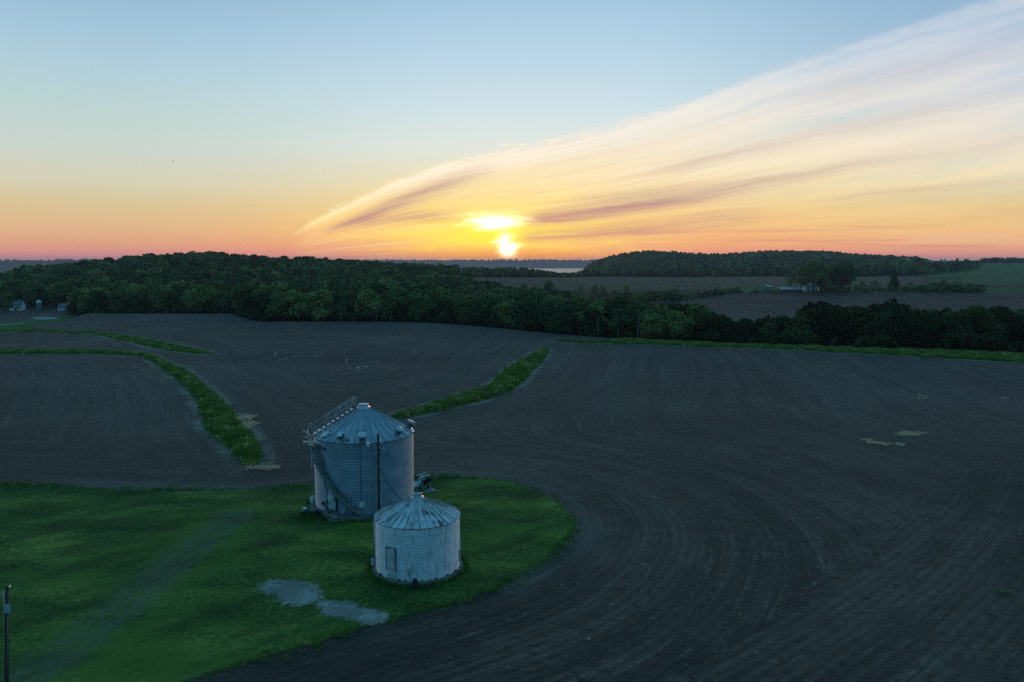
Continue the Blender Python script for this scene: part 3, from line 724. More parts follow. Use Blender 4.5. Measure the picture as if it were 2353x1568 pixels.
def scatter(test, x0, x1, y0, y1, sp, seed):
    rng = np.random.RandomState(seed); xs = np.arange(x0, x1, sp); ys = np.arange(y0, y1, sp * 0.87)
    X, Y = np.meshgrid(xs, ys); X = X + (np.arange(len(ys)) % 2)[:, None] * sp / 2
    P = np.stack([X.ravel(), Y.ravel()], 1) + rng.uniform(-0.42, 0.42, (X.size, 2)) * sp
    px = CX + F * P[:, 0] / P[:, 1] * 1.005; k = test(px, P[:, 1]); return P[k], px[k]
rngS = np.random.RandomState(3)
# A: wooded hill on the left and valley woods
def tA(px, d):
    lo = np.where(px < 175, 488, crest(px) + np.where(px < 560, 52, 48))
    hi = np.interp(px, [-400, 0, 500, 1050, 1075, 1120, 1200, 1260, 1330], [760, 800, 960, 1010, 760, 735, 690, 640, 470])
    gap = (px > 1130) & (d > 480) & (np.sin(px * 0.07 + d * 0.02) > 0.55)
    return (d > lo) & (d < hi) & (px > -330) & (px < 1340) & ~gap
P, px = scatter(tA, -620, 200, 290, 1020, 8.3, 21); nearm = P[:, 1] < 560
Hs = 12.5 * rngS.choice([0.68, 0.85, 0.95, 1.05, 1.22], len(P)) * rngS.uniform(0.92, 1.08, len(P))
cap = np.array([ztop(a, float(np.interp(a, [t[0] for t in TOPS], [t[1] for t in TOPS])), b) for a, b in zip(px, P[:, 1])]) - terrain(P[:, 0], P[:, 1])
Hs = np.where((P[:, 1] < 430) & (px > 180), np.minimum(Hs, np.maximum(cap, 6)), Hs)
Hs = np.where(px > 1080, Hs * 0.72, Hs)
mass('woods', P[nearm], Hs[nearm], 620, 0.060, label='wooded valley floor of mixed leafy trees behind the field crests', cat='woods')
mass('woods', P[~nearm], Hs[~nearm], 330, 0.080, label='dense wooded hill rising to the skyline on the left', cat='woods')
# B: behind the right-hand belt, second and third ranks
def tB(px, d): return (d > crest(px) + 46) & (d < crest(px) + np.interp(px, [1330, 1450, 1560, 1700, 2400], [200, 150, 78, 66, 78])) & (px > 1330) & (px < 2450)
P, px = scatter(tB, 0, 260, 220, 500, 7.5, 22)
cap = np.array([topz(a, b) for a, b in zip(px, P[:, 1])]) - terrain(P[:, 0], P[:, 1])
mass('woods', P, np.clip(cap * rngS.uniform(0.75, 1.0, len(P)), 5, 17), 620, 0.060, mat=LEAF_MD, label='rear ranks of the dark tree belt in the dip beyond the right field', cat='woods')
# undergrowth filling the foot of the wood edges
def tU(px, d): return (d > crest(px) + 9) & (d < crest(px) + 44) & (px > 178) & (px < 2450)
P, px = scatter(tU, -330, 260, 185, 400, 3.6, 23)
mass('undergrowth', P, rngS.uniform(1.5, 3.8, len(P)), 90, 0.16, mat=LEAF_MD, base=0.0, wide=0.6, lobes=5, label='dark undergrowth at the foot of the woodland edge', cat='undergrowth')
# C: belt of trees beyond the tan fields, opening to the river
def tC(px, d): return (d > 1120) & (d < 1330) & (px > 1065) & (px < 1725)
P, px = scatter(tC, -90, 420, 1100, 1360, 10.0, 24)
tc_ = [(1065, 614), (1150, 615.5), (1212, 616.5), (1228, 620), (1279, 626), (1300, 627.5), (1333, 623), (1352, 618.5), (1387, 616.5), (1602, 615.5), (1682, 621), (1712, 628)]
hC = np.array([ztop(a, float(np.interp(a, [q[0] for q in tc_], [q[1] for q in tc_])), b) for a, b in zip(px, P[:, 1])]) - terrain(P[:, 0], P[:, 1])
mass('woods', P, np.maximum(3.0, hC * rngS.uniform(0.70, 1.03, len(P)) * np.where((P[:, 1] < 1180), 0.85, 1.0)), 150, 0.115, label='belt of trees between the pale far fields and the river', cat='woods')
# D: wooded hill beyond the farm on the right
def tD(px, d):
    lo = np.interp(px, [1336, 1420, 1700, 1730, 2134, 2200, 2245], [1900, 1480, 1400, 1170, 1200, 1340, 1500])
    hi = np.interp(px, [1336, 1900, 2100, 2135, 2250], [2650, 2650, 2500, 1600, 1620])
    return (d > lo) & (d < hi) & (px > 1338) & (px < 2248)
P, px = scatter(tD, 150, 1250, 1150, 2680, 14.5, 25)
HD = np.where(P[:, 1] < 1500, 11, 14) * rngS.choice([0.6, 0.8, 0.95, 1.25], len(P)) * rngS.uniform(0.9, 1.1, len(P))
mass('woods', P, HD, 62, 0.18, wide=0.55, label='wooded bluff with a steep nose above the river', cat='woods')
def tD2(px, d): return (d > 2230) & (d < 2330) & (px > 2060) & (px < 2900)
P, px = scatter(tD2, 900, 1900, 2200, 2400, 12.0, 26)
hh = np.where(px > 2255, 15.0, 8.5) * rngS.uniform(0.8, 1.1, len(P))
mass('woods', P, hh, 80, 0.16, wide=0.55, label='line of dark trees on the skyline above the right green field', cat='woods')
# E: far river bluffs
def tE(px, d): return ((d > 8950) & (px > 200) & (px < 1420)) | ((d > 5620) & (d < 5900) & (px < 240))
P, px = scatter(tE, -5200, 1600, 5600, 9350, 52.0, 27)
mass('woods', P, rngS.uniform(10, 22, len(P)), 22, 0.5, wide=1.1, label='faint blue wooded bluff across the river on the horizon', cat='woods')

# separate trees and shrubs standing in the middle distance
def bush_mesh(seed, n=1500, leaf=0.05, wide=0.5, shape='dome', base=0.0):
    r = np.random.RandomState(seed); V = crown(r, n, leaf, 12, base=base, wide=wide, shape=shape) * 13.0
    return np_mesh('crown', V, faces_for(V), LEAF_I)
BUSH = []
def cone_mesh():
    r = np.random.RandomState(61); n = 6000; h = 1 - np.sqrt(r.uniform(0, 1, n)) * 0.97; a = r.uniform(0, 6.283, n)
    R = (0.33 * (1 - h) ** 0.85 + 0.01) * (0.8 + 0.2 * np.sin(h * 40 + 2 * np.sin(3 * a))) * r.uniform(0.55, 1.08, n)
    C = np.stack([R * np.cos(a), R * np.sin(a), h], 1); D = np.stack([np.cos(a), np.sin(a), 0.5 + 0 * a], 1) + r.normal(size=(n, 3)) * 0.5
    V = quads_from(C, D, 0.022 * r.uniform(0.6, 1.3, n), r) * 13.0
    return np_mesh('crown', V, faces_for(V), LEAF_ID)
CONE = cone_mesh()
WISP = bush_mesh(62, 500, 0.036, 0.52, 'dome', 0.34)
def broad_mesh(seed, ch=0.54, rx=0.40, rz=0.33, e0=-0.8, lr=(.09, .15), n=5200, nl=30):
    r = np.random.RandomState(seed); L = []
    for i in range(nl):
        a = r.uniform(0, 6.283); e = r.uniform(e0, 1.4); L.append((rx * math.cos(a) * math.cos(e) * r.uniform(.7, 1), rx * math.sin(a) * math.cos(e) * r.uniform(.7, 1), ch + rz * math.sin(e), r.uniform(*lr)))
    L.append((0, 0, ch, rx * 0.65)); L = np.array(L); w = L[:, 3] ** 2; idx = r.choice(len(L), n, p=w / w.sum()); D = r.normal(size=(n, 3)); D /= np.linalg.norm(D, axis=1, keepdims=True)
    V = quads_from(L[idx, :3] + D * (L[idx, 3] * r.uniform(.6, 1.12, n))[:, None], D + r.normal(size=(n, 3)) * .45, 0.024 * r.uniform(.6, 1.3, n), r) * 13.0
    return np_mesh('crown', V, faces_for(V), LEAF_I)
BROAD = [broad_mesh(s, lr=(.12, .18), n=7500) for s in (63, 64)]
BUSH += [broad_mesh(s, 0.32, 0.48, 0.48, -0.45, (.11, .22), 1800, 16) for s in (51, 52, 53)]
def by_px(name, px, ptop, pbot, d, cr, tr, label, group=None, wide=1.0, cat='tree'):
    x, y = Gd(px, d); z = hz(x, y); H = (pbot - ptop) / F * d if pbot else ztop(px, ptop, d) - z
    return tree(name, x, y, H, cr, tr, label, group, cat, wide)
by_px('broad_tree', 1872, 602, None, 668, BROAD[0], trunk_mesh('trunk', rngT, 13, BARK, 0.3, 7, 3.2), 'largest broad leafy tree standing over the white farmhouse', wide=1.25)
by_px('broad_tree', 1912, 604, None, 690, BROAD[1], trunk_mesh('trunk', rngT, 13, BARK, 0.28, 7, 3.0), 'tall broad tree behind the farmhouse, right of the largest one', wide=0.95)
by_px('broad_tree', 1941, 603, None, 676, BROAD[0], trunk_mesh('trunk', rngT, 13, BARK, 0.28, 6, 2.6), 'upright leafy tree on the right end of the farmhouse clump', wide=0.85)
by_px('wispy_tree', 1820, 628, None, 690, WISP, trunk_mesh('trunk', rngT, 13, BARK, 0.22, 9, 4.2, 0.5), 'small wispy tree with bare forked limbs between the shed and farmhouse', wide=1.05)
by_px('conifer', 2057, 618, None, 690, CONE, trunk_mesh('trunk', rngT, 13, BARK, 0.25, 0), 'dark conical evergreen right of the two round shrubs', wide=0.95)
SHR = 'shrubs along the farm lane'
for nm, px_, t, d, w, lab in [
    ('shrub', 1987, 645, 688, 0.95, 'round dark shrub, first right of the farmhouse trees'), ('shrub', 2014, 643, 690, 0.95, 'round dark shrub beside the evergreen, on its left'),
    ('shrub', 1970, 652, 684, 0.9, 'low shrub tucked against the farmhouse trees'), ('shrub', 2092, 646, 688, 0.85, 'spiky shrub just right of the dark evergreen'),
    ('shrub', 2118, 652, 684, 1.5, 'low spreading shrub between the spiky shrub and the thicket'), ('shrub', 2150, 645, 682, 1.2, 'left shrub of the dark thicket near the green field'),
    ('shrub', 2176, 642, 680, 1.25, 'second shrub of the dark thicket near the green field'), ('shrub', 2204, 643, 678, 1.25, 'third and fullest shrub of the dark thicket'),
    ('shrub', 2230, 650, 676, 1.3, 'fourth shrub of the dark thicket, sloping down'), ('shrub', 2253, 655, 674, 1.2, 'last low shrub at the right end of the dark thicket'),
    ('shrub', 1925, 655, 662, 1.6, 'low hedge-like shrub in front of the farmhouse trees'), ('shrub', 1955, 657, 664, 1.5, 'low shrub at the right foot of the farmhouse clump'),
    ('shrub', 1740, 656, 690, 0.8, 'small shrub behind the left wall of the grey shed')]:
    by_px(nm, px_, t, None, d, BUSH[int(px_) % 3], None, lab, SHR, wide=w, cat='shrub')
MID = 'lone trees between the belt and the pale fields'
for px_, t, b_, d, w, lab in [
    (1377, 651, 674, 640, 1.3, 'pale rounded lone tree at the near edge of the pale fields'), (1441, 656, 672, 650, 0.8, 'small lone tree between the pale rounded tree and the dark round one'),
    (1548, 658, 684, 600, 1.15, 'round dark lone tree in the dip before the pale field'), (1647, 659, 676, 640, 0.9, 'small dark pointed tree at the corner of the dark field'),
    (1262, 644, 664, 740, 1.0, 'lone rounded tree at the left end of the pale fields'), (1500, 664, 680, 620, 1.6, 'low dark bushes left of the round lone tree'),
    (1590, 672, 684, 610, 2.2, 'low hedge right of the round lone tree'), (1230, 652, 668, 720, 1.1, 'small tree left of the rounded tree by the pale fields'),
    (1665, 662, 672, 650, 1.2, 'tiny bush beside the small pointed tree'), (1620, 675, 684, 615, 2.4, 'low dark hedge below the small pointed tree'), (1470, 668, 682, 600, 1.5, 'bushy tree in the hollow before the pale field'),
    (1415, 664, 684, 590, 1.1, 'leafy tree in the hollow below the pale rounded tree'), (1330, 655, 676, 640, 1.1, 'leafy tree left of the pale rounded lone tree')]:
    x, y = Gd(px_, d); tp = ztop(px_, t, d); bz = hz(x, y)
    tree('lone_tree', x, y, max(2.0, tp - bz), BUSH[int(px_) % 3] if w > 1 else CROWNS[int(px_) % 9], None if w > 1 else TRUNKS[0], lab, MID, wide=w * min(1.0, 12.0 / max(4, tp - bz)), cat='tree')
by_px('skyline_tree', 1891, 580.5, None, 2380, BUSH[0], None, 'broad-topped tree that sticks up above the right wooded hill', wide=1.1)
# bare pale trunks standing out along the wood edge
for q, (px_, H_, lab) in enumerate([(505, 9, 'leaning'), (519, 10, 'forked'), (782, 7, 'slender'), (862, 7, 'short'), (1131, 8, 'straight'), (1376, 7, 'low'), (1424, 8, 'white'), (1468, 8, 'thin')]):
    d = float(crest(px_)) + 9; x, y = Gd(px_, d); tr = trunk_mesh('trunk', rngT, H_, BARK_PALE, 0.16, 4, 1.6, 0.85)
    where = ['behind the left field', 'behind the left field', 'behind the middle field', 'right of centre behind the middle field', 'under the sun', 'at the start of the tree belt', 'in the tree belt dip', 'in the tree belt dip'][q]
    rt = empty('bare_tree', (x, y, hz(x, y))); tag(rt, lab + ' bare pale trunk at the wood edge ' + where, 'tree', 'bare trunks along the wood edge'); o = link('trunk', tr, rt); o.rotation_euler = (0, (0.25, -0.05, 0.1, 0, 0.05, 0, -0.08, 0.05)[q], q)
# hedges
def hedge(poly_px, d0, d1, n, h0, h1, label, seed):
    r = np.random.RandomState(seed); px = r.uniform(poly_px[0], poly_px[1], n); d = np.interp(px, poly_px, [d0, d1]) + r.normal(0, 5, n)
    P = np.stack([(px - CX) / F * d / 1.005, d], 1); mass('hedgerow', P, r.uniform(h0, h1, n), 130, 0.13, base=0.0, wide=0.7, lobes=6, label=label, cat='hedge')
hedge((1430, 1560), 640, 600, 60, 2.5, 6, 'dark hedge in the hollow left of the round lone tree', 31)
hedge((1560, 1700), 606, 668, 55, 2.0, 4.5, 'dark hedge rising from the round lone tree to the farmyard', 32)
hedge((1060, 1330), 715, 640, 120, 3, 8, 'ragged scrub along the near edge of the pale fields', 33)
hedge((1885, 2120), 668, 678, 70, 2.0, 4.5, 'low scrub in front of the farm lane shrubs', 34)
hedge((2110, 2262), 678, 672, 60, 3.5, 6.5, 'thick scrub filling the dark thicket at the right', 35)
hedge((1700, 1880), 655, 662, 45, 1.0, 2.2, 'weedy growth around the shed and the long barn', 36)
# homestead trees on the left
HOME = 'trees around the left homestead'
for px_, t, d, lab in [(-22, 668, 468, 'dark tree at the left picture edge beyond the homestead'), (10, 672, 440, 'dark tree left of the white house'), (58, 676, 470, 'dark tree between the white house and the old silo'),
                       (100, 672, 476, 'dark tree behind the old silo'), (128, 678, 474, 'dark tree left of the white cottage'), (172, 684, 462, 'dark tree right of the white cottage'), (196, 680, 440, 'dark tree at the field corner by the verge')]:
    i = rngT.randint(9); by_px('homestead_tree', px_, t, None, d, CROWNS[i], TRUNKS[i], lab, HOME)

# ------------------------------------------------------------------ tall grass
GRASS = bpy.data.materials.new('tall_grass'); GRASS.use_nodes = True; _k = NB(GRASS.node_tree); GRASS.node_tree.nodes.clear()
_t = _k.attr('tint'); _c = _k.ramp(_t, [(0.0, (0.045, 0.105, 0.02, 1)), (0.45, (0.125, 0.22, 0.04, 1)), (0.8, (0.26, 0.32, 0.07, 1)), (0.93, (0.19, 0.23, 0.07, 1)), (1.0, (0.80, 0.53, 0.34, 1))])
_d = GRASS.node_tree.nodes.new('ShaderNodeBsdfDiffuse'); _k.L.new(_c, _d.inputs[0]); _tr = GRASS.node_tree.nodes.new('ShaderNodeBsdfTranslucent'); _k.L.new(_c, _tr.inputs[0])
_m = GRASS.node_tree.nodes.new('ShaderNodeMixShader'); _m.inputs[0].default_value = 0.3; _k.L.new(_d.outputs[0], _m.inputs[1]); _k.L.new(_tr.outputs[0], _m.inputs[2])
_o = GRASS.node_tree.nodes.new('ShaderNodeOutputMaterial'); _k.L.new(_m.outputs[0], _o.inputs[0])
def blades(P, Hb, tint, rng, nb=9, spread=0.35, wid=0.05, lean=0.45):
    n = len(P); Z = terrain(P[:, 0], P[:, 1]); B = n * nb
    a = rng.uniform(0, 6.283, B); rr = spread * np.sqrt(rng.uniform(0, 1, B)); base = np.repeat(np.stack([P[:, 0], P[:, 1], Z], 1), nb, 0)
    base[:, 0] += rr * np.cos(a); base[:, 1] += rr * np.sin(a); base[:, 2] -= 0.03
    h = np.repeat(Hb, nb) * rng.uniform(0.55, 1.1, B); b = rng.uniform(0, 6.283, B); w = wid * rng.uniform(0.7, 1.4, B)
    dx, dy = np.cos(b) * w, np.sin(b) * w; la = a + rng.uniform(-.7, .7, B); l = h * lean * rng.uniform(0.2, 1.2, B)
    tx, ty = np.cos(la) * l, np.sin(la) * l
    V = np.stack([base + np.stack([-dx, -dy, 0 * h], 1), base + np.stack([dx, dy, 0 * h], 1), base + np.stack([tx + dx * .35, ty + dy * .35, h], 1), base + np.stack([tx - dx * .35, ty - dy * .35, h * 0.97], 1)], 1)
    return V.reshape(-1, 3), np.repeat(np.repeat(tint, nb), 4)
def in_poly(poly, n, rng, marg=0.0):
    lo, hi = poly.min(0), poly.max(0); A = []
    while sum(map(len, A)) < n:
        P = rng.uniform(lo, hi, (n * 3, 2)); A.append(P[poly_sd(P, poly) > marg])
    return np.concatenate(A)[:n]
def area(poly): x, y = poly[:, 0], poly[:, 1]; return abs(np.dot(x, np.roll(y, 1)) - np.dot(y, np.roll(x, 1))) / 2
rngG = np.random.RandomState(8)
def strip_grass(poly, dens, H, label, wid=0.05):
    P = in_poly(poly, int(area(poly) * dens), rngG, -0.1)
    clump = np.sin(P[:, 0] * 1.1 + 2 * np.sin(P[:, 1] * 0.5)) * np.sin(P[:, 1] * 0.9 + P[:, 0] * 0.3)
    e = np.clip(poly_sd(P, poly) / 0.9, 0.35, 1)
    Hb = H * (1 + 0.35 * clump) * e * rngG.uniform(0.8, 1.2, len(P)); t = np.clip(0.42 + 0.22 * clump + rngG.normal(0, 0.14, len(P)), 0, 0.9)
    t = np.where(rngG.uniform(size=len(P)) < 0.06 * (1 + clump), 1.0, t)
    V, tt = blades(P, Hb, t, rngG, wid=wid); me = np_mesh('grass', V, faces_for(V), GRASS, {'tint': tt})
    return tag(link('tall_grass', me), label, 'grass', kind='stuff')
strip_grass(S1, 11, 0.58, 'long curving strip of tall green grass across the left ploughed field')
strip_grass(S3, 11, 0.62, 'curved strip of tall green grass behind the large grain bin', 0.055)
strip_grass(S2, 6, 0.4, 'thin strip of tall green grass far out in the left field', 0.07)
strip_grass(S4, 7, 0.6, 'long narrow strip of tall green grass in front of the tree belt', 0.07)
def dry(pts, label, name='dry_grass', n=60, H=0.3, tint=1.0, sp=0.5, cat='dry grass'):
    A = []; 
    for px_, py_, sx, sy in pts:
        c = np.array(G(px_, py_)); q = rngG.normal(size=(5, 2)) * np.array([sx, sy]); A.append(c + q[rngG.randint(0, 5, n)] + rngG.normal(size=(n, 2)) * np.array([sx, sy]) * 0.4)
    P = np.concatenate(A); V, tt = blades(P, np.full(len(P), H), np.full(len(P), tint), rngG, nb=8, lean=1.6, spread=sp, wid=0.06)
    return tag(link(name, np_mesh(name, V, faces_for(V), GRASS, {'tint': tt})), label, cat, kind='stuff')
dry([(1996, 1014, .6, .6), (2012, 1019, .7, .4), (2026, 1019, .8, .6), (2046, 1021, .8, .35)], 'flattened patch of pale straw on the right field, nearer of the pair', 'straw_patch', n=34, H=0.16, sp=0.28, cat='straw')
dry([(2074, 999, .5, .4), (2088, 996, .7, .5), (2100, 996, .8, .6), (2115, 999, .7, .4)], 'flattened patch of pale straw on the right field, farther of the pair', 'straw_patch', n=34, H=0.16, sp=0.28, cat='straw')
dry([(2118, 915, .9, .4), (2124, 911, .4, .4)], 'small faint straw patch high on the right field', 'straw_patch', n=14, H=0.12, sp=0.25, cat='straw')
dry([(2306, 915, 1.1, .3)], 'small faint straw patch near the right picture edge', 'straw_patch', n=14, H=0.12, sp=0.25, cat='straw')
dry([(2298, 1360, .35, .3)], 'small grey-green weed tuft at the lower right of the field', 'weed_tuft', n=6, H=0.14, sp=0.2, tint=0.9, cat='weeds')
dry([(560, 968, .35, 1.0), (568, 982, .3, .7)], 'tan dry grass on the far side of the left grass strip', n=40, H=0.5)
dry([(608, 1072, .7, .5), (622, 1078, .4, .3)], 'tan dry grass spilling off the near end of the left strip', n=28, H=0.25)
# ragged rim of longer grass round the lawn
def rim():
    L = []
    n = len(LAWN)
    for i in range(n):
        A, B = LAWN[i], LAWN[(i + 1) % n]; m = (A + B) / 2
        if m[1] < 34 or m[0] < -75: continue
        q = int(np.linalg.norm(B - A) * 7); t = rngG.uniform(0, 1, (q, 1)); L.append(A + (B - A) * t + rngG.normal(size=(q, 2)) * 0.35)
    P = np.concatenate(L); t = np.clip(0.4 + rngG.normal(0, 0.18, len(P)), 0, 0.92)
    Hb = 0.10 + 0.28 * np.clip(np.sin(P[:, 0] * .45 + P[:, 1] * .3) * .6 + .5, 0, 1) * rngG.uniform(0.4, 1.1, len(P))
    V, tt = blades(P, Hb, t, rngG, nb=7, wid=0.04, spread=0.22); return tag(link('grass_fringe', np_mesh('grass_fringe', V, faces_for(V), GRASS, {'tint': tt})), 'ragged grass fringe around the mown lawn', 'grass', kind='stuff')
rim()

# ------------------------------------------------------------------ metal and other materials for built things
def corr_mat(name, base, seam_w, ring_h, rough=0.42, metal=0.75, stain=0.35, seamk=0.75):
    m = bpy.data.materials.new(name); m.use_nodes = True; nt = m.node_tree; k = NB(nt); p = nt.nodes['Principled BSDF']
    uvn = nt.nodes.new('ShaderNodeUVMap'); U, V_, _ = k.sep(uvn.outputs[0]); tc = nt.nodes.new('ShaderNodeTexCoord').outputs['Object']
    row = k.m('FLOOR', k.div(V_, ring_h)); uo = k.add(k.div(U, seam_w), k.mul(row, 0.5))
    fu = k.m('ABSOLUTE', k.sub(k.m('FRACT', uo), 0.5)); seam = k.sst(fu, 0.022, 0.006)
    fv = k.m('ABSOLUTE', k.sub(k.m('FRACT', k.div(V_, ring_h)), 0.5)); hs = k.sst(fv, 0.48, 0.495)
    cell = k.noise(k.comb(k.m('FLOOR', uo), row, 0.0), 3.1, 0.0)
    n = k.noise(tc, 1.4, 6.0, 0.6); drip = k.noise(k.comb(k.mul(U, 5.0), k.mul(V_, 0.35), 0.0), 1.0, 5.0, 0.6)
    c = k.mix(k.sst(n, 0.3, 0.7), tuple(q * 0.82 for q in base) + (1,), tuple(min(1, q * 1.15) for q in base) + (1,))
    c = k.mix(k.mul(k.sub(cell, 0.5), 0.55), c, (0.8, 0.8, 0.8, 1)); 
    c = k.mix(k.mul(k.sst(drip, 0.50, 0.72), stain), c, (0.10, 0.085, 0.07, 1))
    c = k.mix(k.mul(k.sst(n, 0.60, 0.75), stain * 0.8), c, (0.16, 0.12, 0.09, 1))
    c = k.mix(k.mul(seam, seamk), c, (0.07, 0.07, 0.075, 1)); c = k.mix(k.mul(hs, 0.35), c, (0.10, 0.10, 0.11, 1))
    k.L.new(c, p.inputs['Base Color']); p.inputs['Metallic'].default_value = metal; k._in(p, 'Roughness', k.sst(n, 0.2, 0.8, rough - .08, rough + .12))
    return m
def roof_mat(name, base, rust, rough=0.4, metal=0.7, grey=0.25, ribs=32):
    m = bpy.data.materials.new(name); m.use_nodes = True; nt = m.node_tree; k = NB(nt); p = nt.nodes['Principled BSDF']
    uvn = nt.nodes.new('ShaderNodeUVMap'); U, V_, _ = k.sep(uvn.outputs[0]); tc = nt.nodes.new('ShaderNodeTexCoord').outputs['Object']
    n = k.noise(tc, 1.3, 5.0, 0.6); st = k.noise(k.comb(k.mul(U, 26.0), k.mul(V_, 0.9), 0.0), 1.0, 6.0, 0.65); pt = k.noise(tc, 1.1, 6.0, 0.7)
    c = k.mix(k.sst(n, 0.3, 0.7), tuple(q * 0.8 for q in base) + (1,), tuple(min(1, q * 1.12) for q in base) + (1,))
    c = k.mix(k.mul(k.sst(st, 0.48, 0.66), grey), c, (0.16, 0.155, 0.15, 1))
    fr = k.m('ABSOLUTE', k.sub(k.m('FRACT', k.add(k.div(U, 2 * math.pi / ribs), 0.5 + ribs / 4.0)), 0.5))
    pan = k.noise(k.comb(k.m('FLOOR', k.add(k.div(U, 2 * math.pi / ribs), ribs / 4.0)), 0.5, 0.5), 3.7, 0.0)
    c = k.mix(k.mul(k.sst(pan, 0.35, 0.65), 0.35), c, (0.17, 0.19, 0.22, 1))
    c = k.mix(k.mul(k.sst(fr, 0.065, 0.02), k.sst(n, 0.2, 0.6, 0.15, 0.5)), c, (0.10, 0.095, 0.095, 1))
    r = k.m('MULTIPLY', k.sst(k.add(k.mul(k.add(k.mul(st, 0.5), k.mul(pt, 0.5)), 1.0), k.sst(fr, 0.16, 0.02, 0.0, 0.05)), 0.525, 0.575), rust, clamp=True)
    rc = k.mix(k.sst(k.noise(tc, 7.0, 4.0), 0.4, 0.6), (0.10, 0.040, 0.020, 1), (0.26, 0.115, 0.055, 1))
    c = k.mix(r, c, rc); k.L.new(c, p.inputs['Base Color'])
    k._in(p, 'Roughness', k.sst(n, 0.2, 0.8, rough - .08, rough + .15)); k.L.new(k.mix(r, (metal,) * 3 + (1,), (0.05,) * 3 + (1,)), p.inputs['Metallic'])
    return m
M_WALL1 = corr_mat('galvanised_big', (0.24, 0.29, 0.34), 2.9, 1.05, 0.36, 0.75, 0.25, 0.12)
M_WALL2 = corr_mat('galvanised_small', (0.64, 0.66, 0.68), 2.4, 0.82, 0.45, 0.4, 0.5, 0.5)
M_ROOF1 = roof_mat('roof_big', (0.34, 0.39, 0.46), 0.0, 0.36, 0.75, 0.65, 32)
M_ROOF2 = roof_mat('roof_small', (0.60, 0.62, 0.66), 1.0, 0.45, 0.35, 0.4, 36)
M_STEEL = pmat('steel', (0.50, 0.53, 0.57), 0.5, 0.8, 0.2, 4.0)
M_BRIGHT = pmat('bright_steel', (0.82, 0.86, 0.86), 0.22, 0.6, 0.1, 4.0)
M_DARKSTEEL = pmat('dark_steel', (0.10, 0.12, 0.12), 0.5, 0.4, 0.3, 5.0)
M_TEAL = pmat('green_grey_steel', (0.17, 0.23, 0.22), 0.5, 0.4, 0.3, 3.0)
M_DOOR = pmat('door_steel', (0.46, 0.50, 0.50), 0.6, 0.15, 0.3, 2.5)
M_CONC = pmat('concrete', (0.16, 0.15, 0.14), 0.95, 0.0, 0.4, 1.6, 0.6, 12)
M_PALE = pmat('pale_concrete', (0.28, 0.275, 0.27), 0.9, 0.0, 0.25, 2.0)
M_WOOD = pmat('pole_wood', (0.055, 0.045, 0.038), 0.95, 0.0, 0.4, 6.0, 0.6, 25)
M_BLACK = pmat('black_rubber', (0.012, 0.012, 0.012), 0.8, 0.0, 0.4, 3.0)
M_WHITE = pmat('white_paint', (0.72, 0.73, 0.74), 0.5, 0.0, 0.12, 3.0)
M_LABEL = pmat('pale_label', (0.55, 0.62, 0.6), 0.5, 0.0, 0.15, 8.0)
M_LETTER = pmat('letter_paint', (0.035, 0.05, 0.06), 0.6, 0.0, 0.35, 6.0)
M_ORANGE = pmat('orange_plastic', (0.42, 0.10, 0.03), 0.6, 0.0, 0.2, 5.0)
M_GLASS = pmat('lamp_glass', (0.62, 0.66, 0.66), 0.2, 0.0, 0.1, 5.0, spec=0.6)
M_BARNROOF = pmat('barn_roof', (0.42, 0.38, 0.36), 0.7, 0.0, 0.2, 0.8)
M_BARN = pmat('barn_wall', (0.24, 0.23, 0.23), 0.8, 0.0, 0.25, 0.8)
M_REDWALL = pmat('red_wall', (0.16, 0.035, 0.025), 0.85, 0.0, 0.3, 0.8)
M_SIDING = pmat('white_siding', (0.66, 0.62, 0.58), 0.7, 0.0, 0.15, 1.0)
M_DARKWIN = pmat('dark_window', (0.02, 0.022, 0.026), 0.2, 0.0, 0.2, 2.0, spec=0.5)
M_SHINGLE = pmat('grey_shingle', (0.12, 0.125, 0.14), 0.9, 0.0, 0.3, 2.0)
M_CREAM = pmat('cream_tower', (0.5, 0.5, 0.48), 0.6, 0.0, 0.1, 1.0)

def add_uv(o, fn):
    me = o.data; uv = me.uv_layers.new(name='UVMap'); dat = np.zeros(len(me.loops) * 2, np.float32)
    li = np.zeros(len(me.loops), np.int32); me.loops.foreach_get('vertex_index', li)
    co = np.zeros(len(me.vertices) * 3, np.float32); me.vertices.foreach_get('co', co); co = co.reshape(-1, 3)[li]
    a, b = fn(co); dat[0::2] = a; dat[1::2] = b; uv.data.foreach_set('uv', dat)
def bent_plate(R, t0, t1, z0, z1, th=0.04, n=6):
    """plate that follows a round wall; angles in degrees from the side facing the camera, + to the right"""
    m = MB(); vs = []
    for i in range(n + 1):
        t = rad(t0 + (t1 - t0) * i / n)
        for r in (R, R + th):
            for z in (z0, z1): vs.append((r * math.sin(t), -r * math.cos(t), z))
    fs = []
    for i in range(n):
        a = i * 4; b = a + 4
        fs += [(a + 2, b + 2, b + 3, a + 3), (a, b, b + 1, a + 1), (a + 1, a + 3, b + 3, b + 1), (a, b, b + 2, a + 2)]
    fs += [(0, 1, 3, 2), (n * 4, n * 4 + 2, n * 4 + 3, n * 4 + 1)]
    m.addv(vs, [f for f in fs], False); return m
def cp(R, t, z): t = rad(t); return Vector((R * math.sin(t), -R * math.cos(t), z))
def wall_lathe(R, z0, z1, pitch, amp, n=160):
    m = MB(); steps = int((z1 - z0) / pitch * 6); pr = []
    for i in range(steps + 1):
        z = z0 + (z1 - z0) * i / steps; pr.append((R + amp * math.sin(2 * math.pi * (z - z0) / pitch), z))
    m.lathe(pr, n); return m
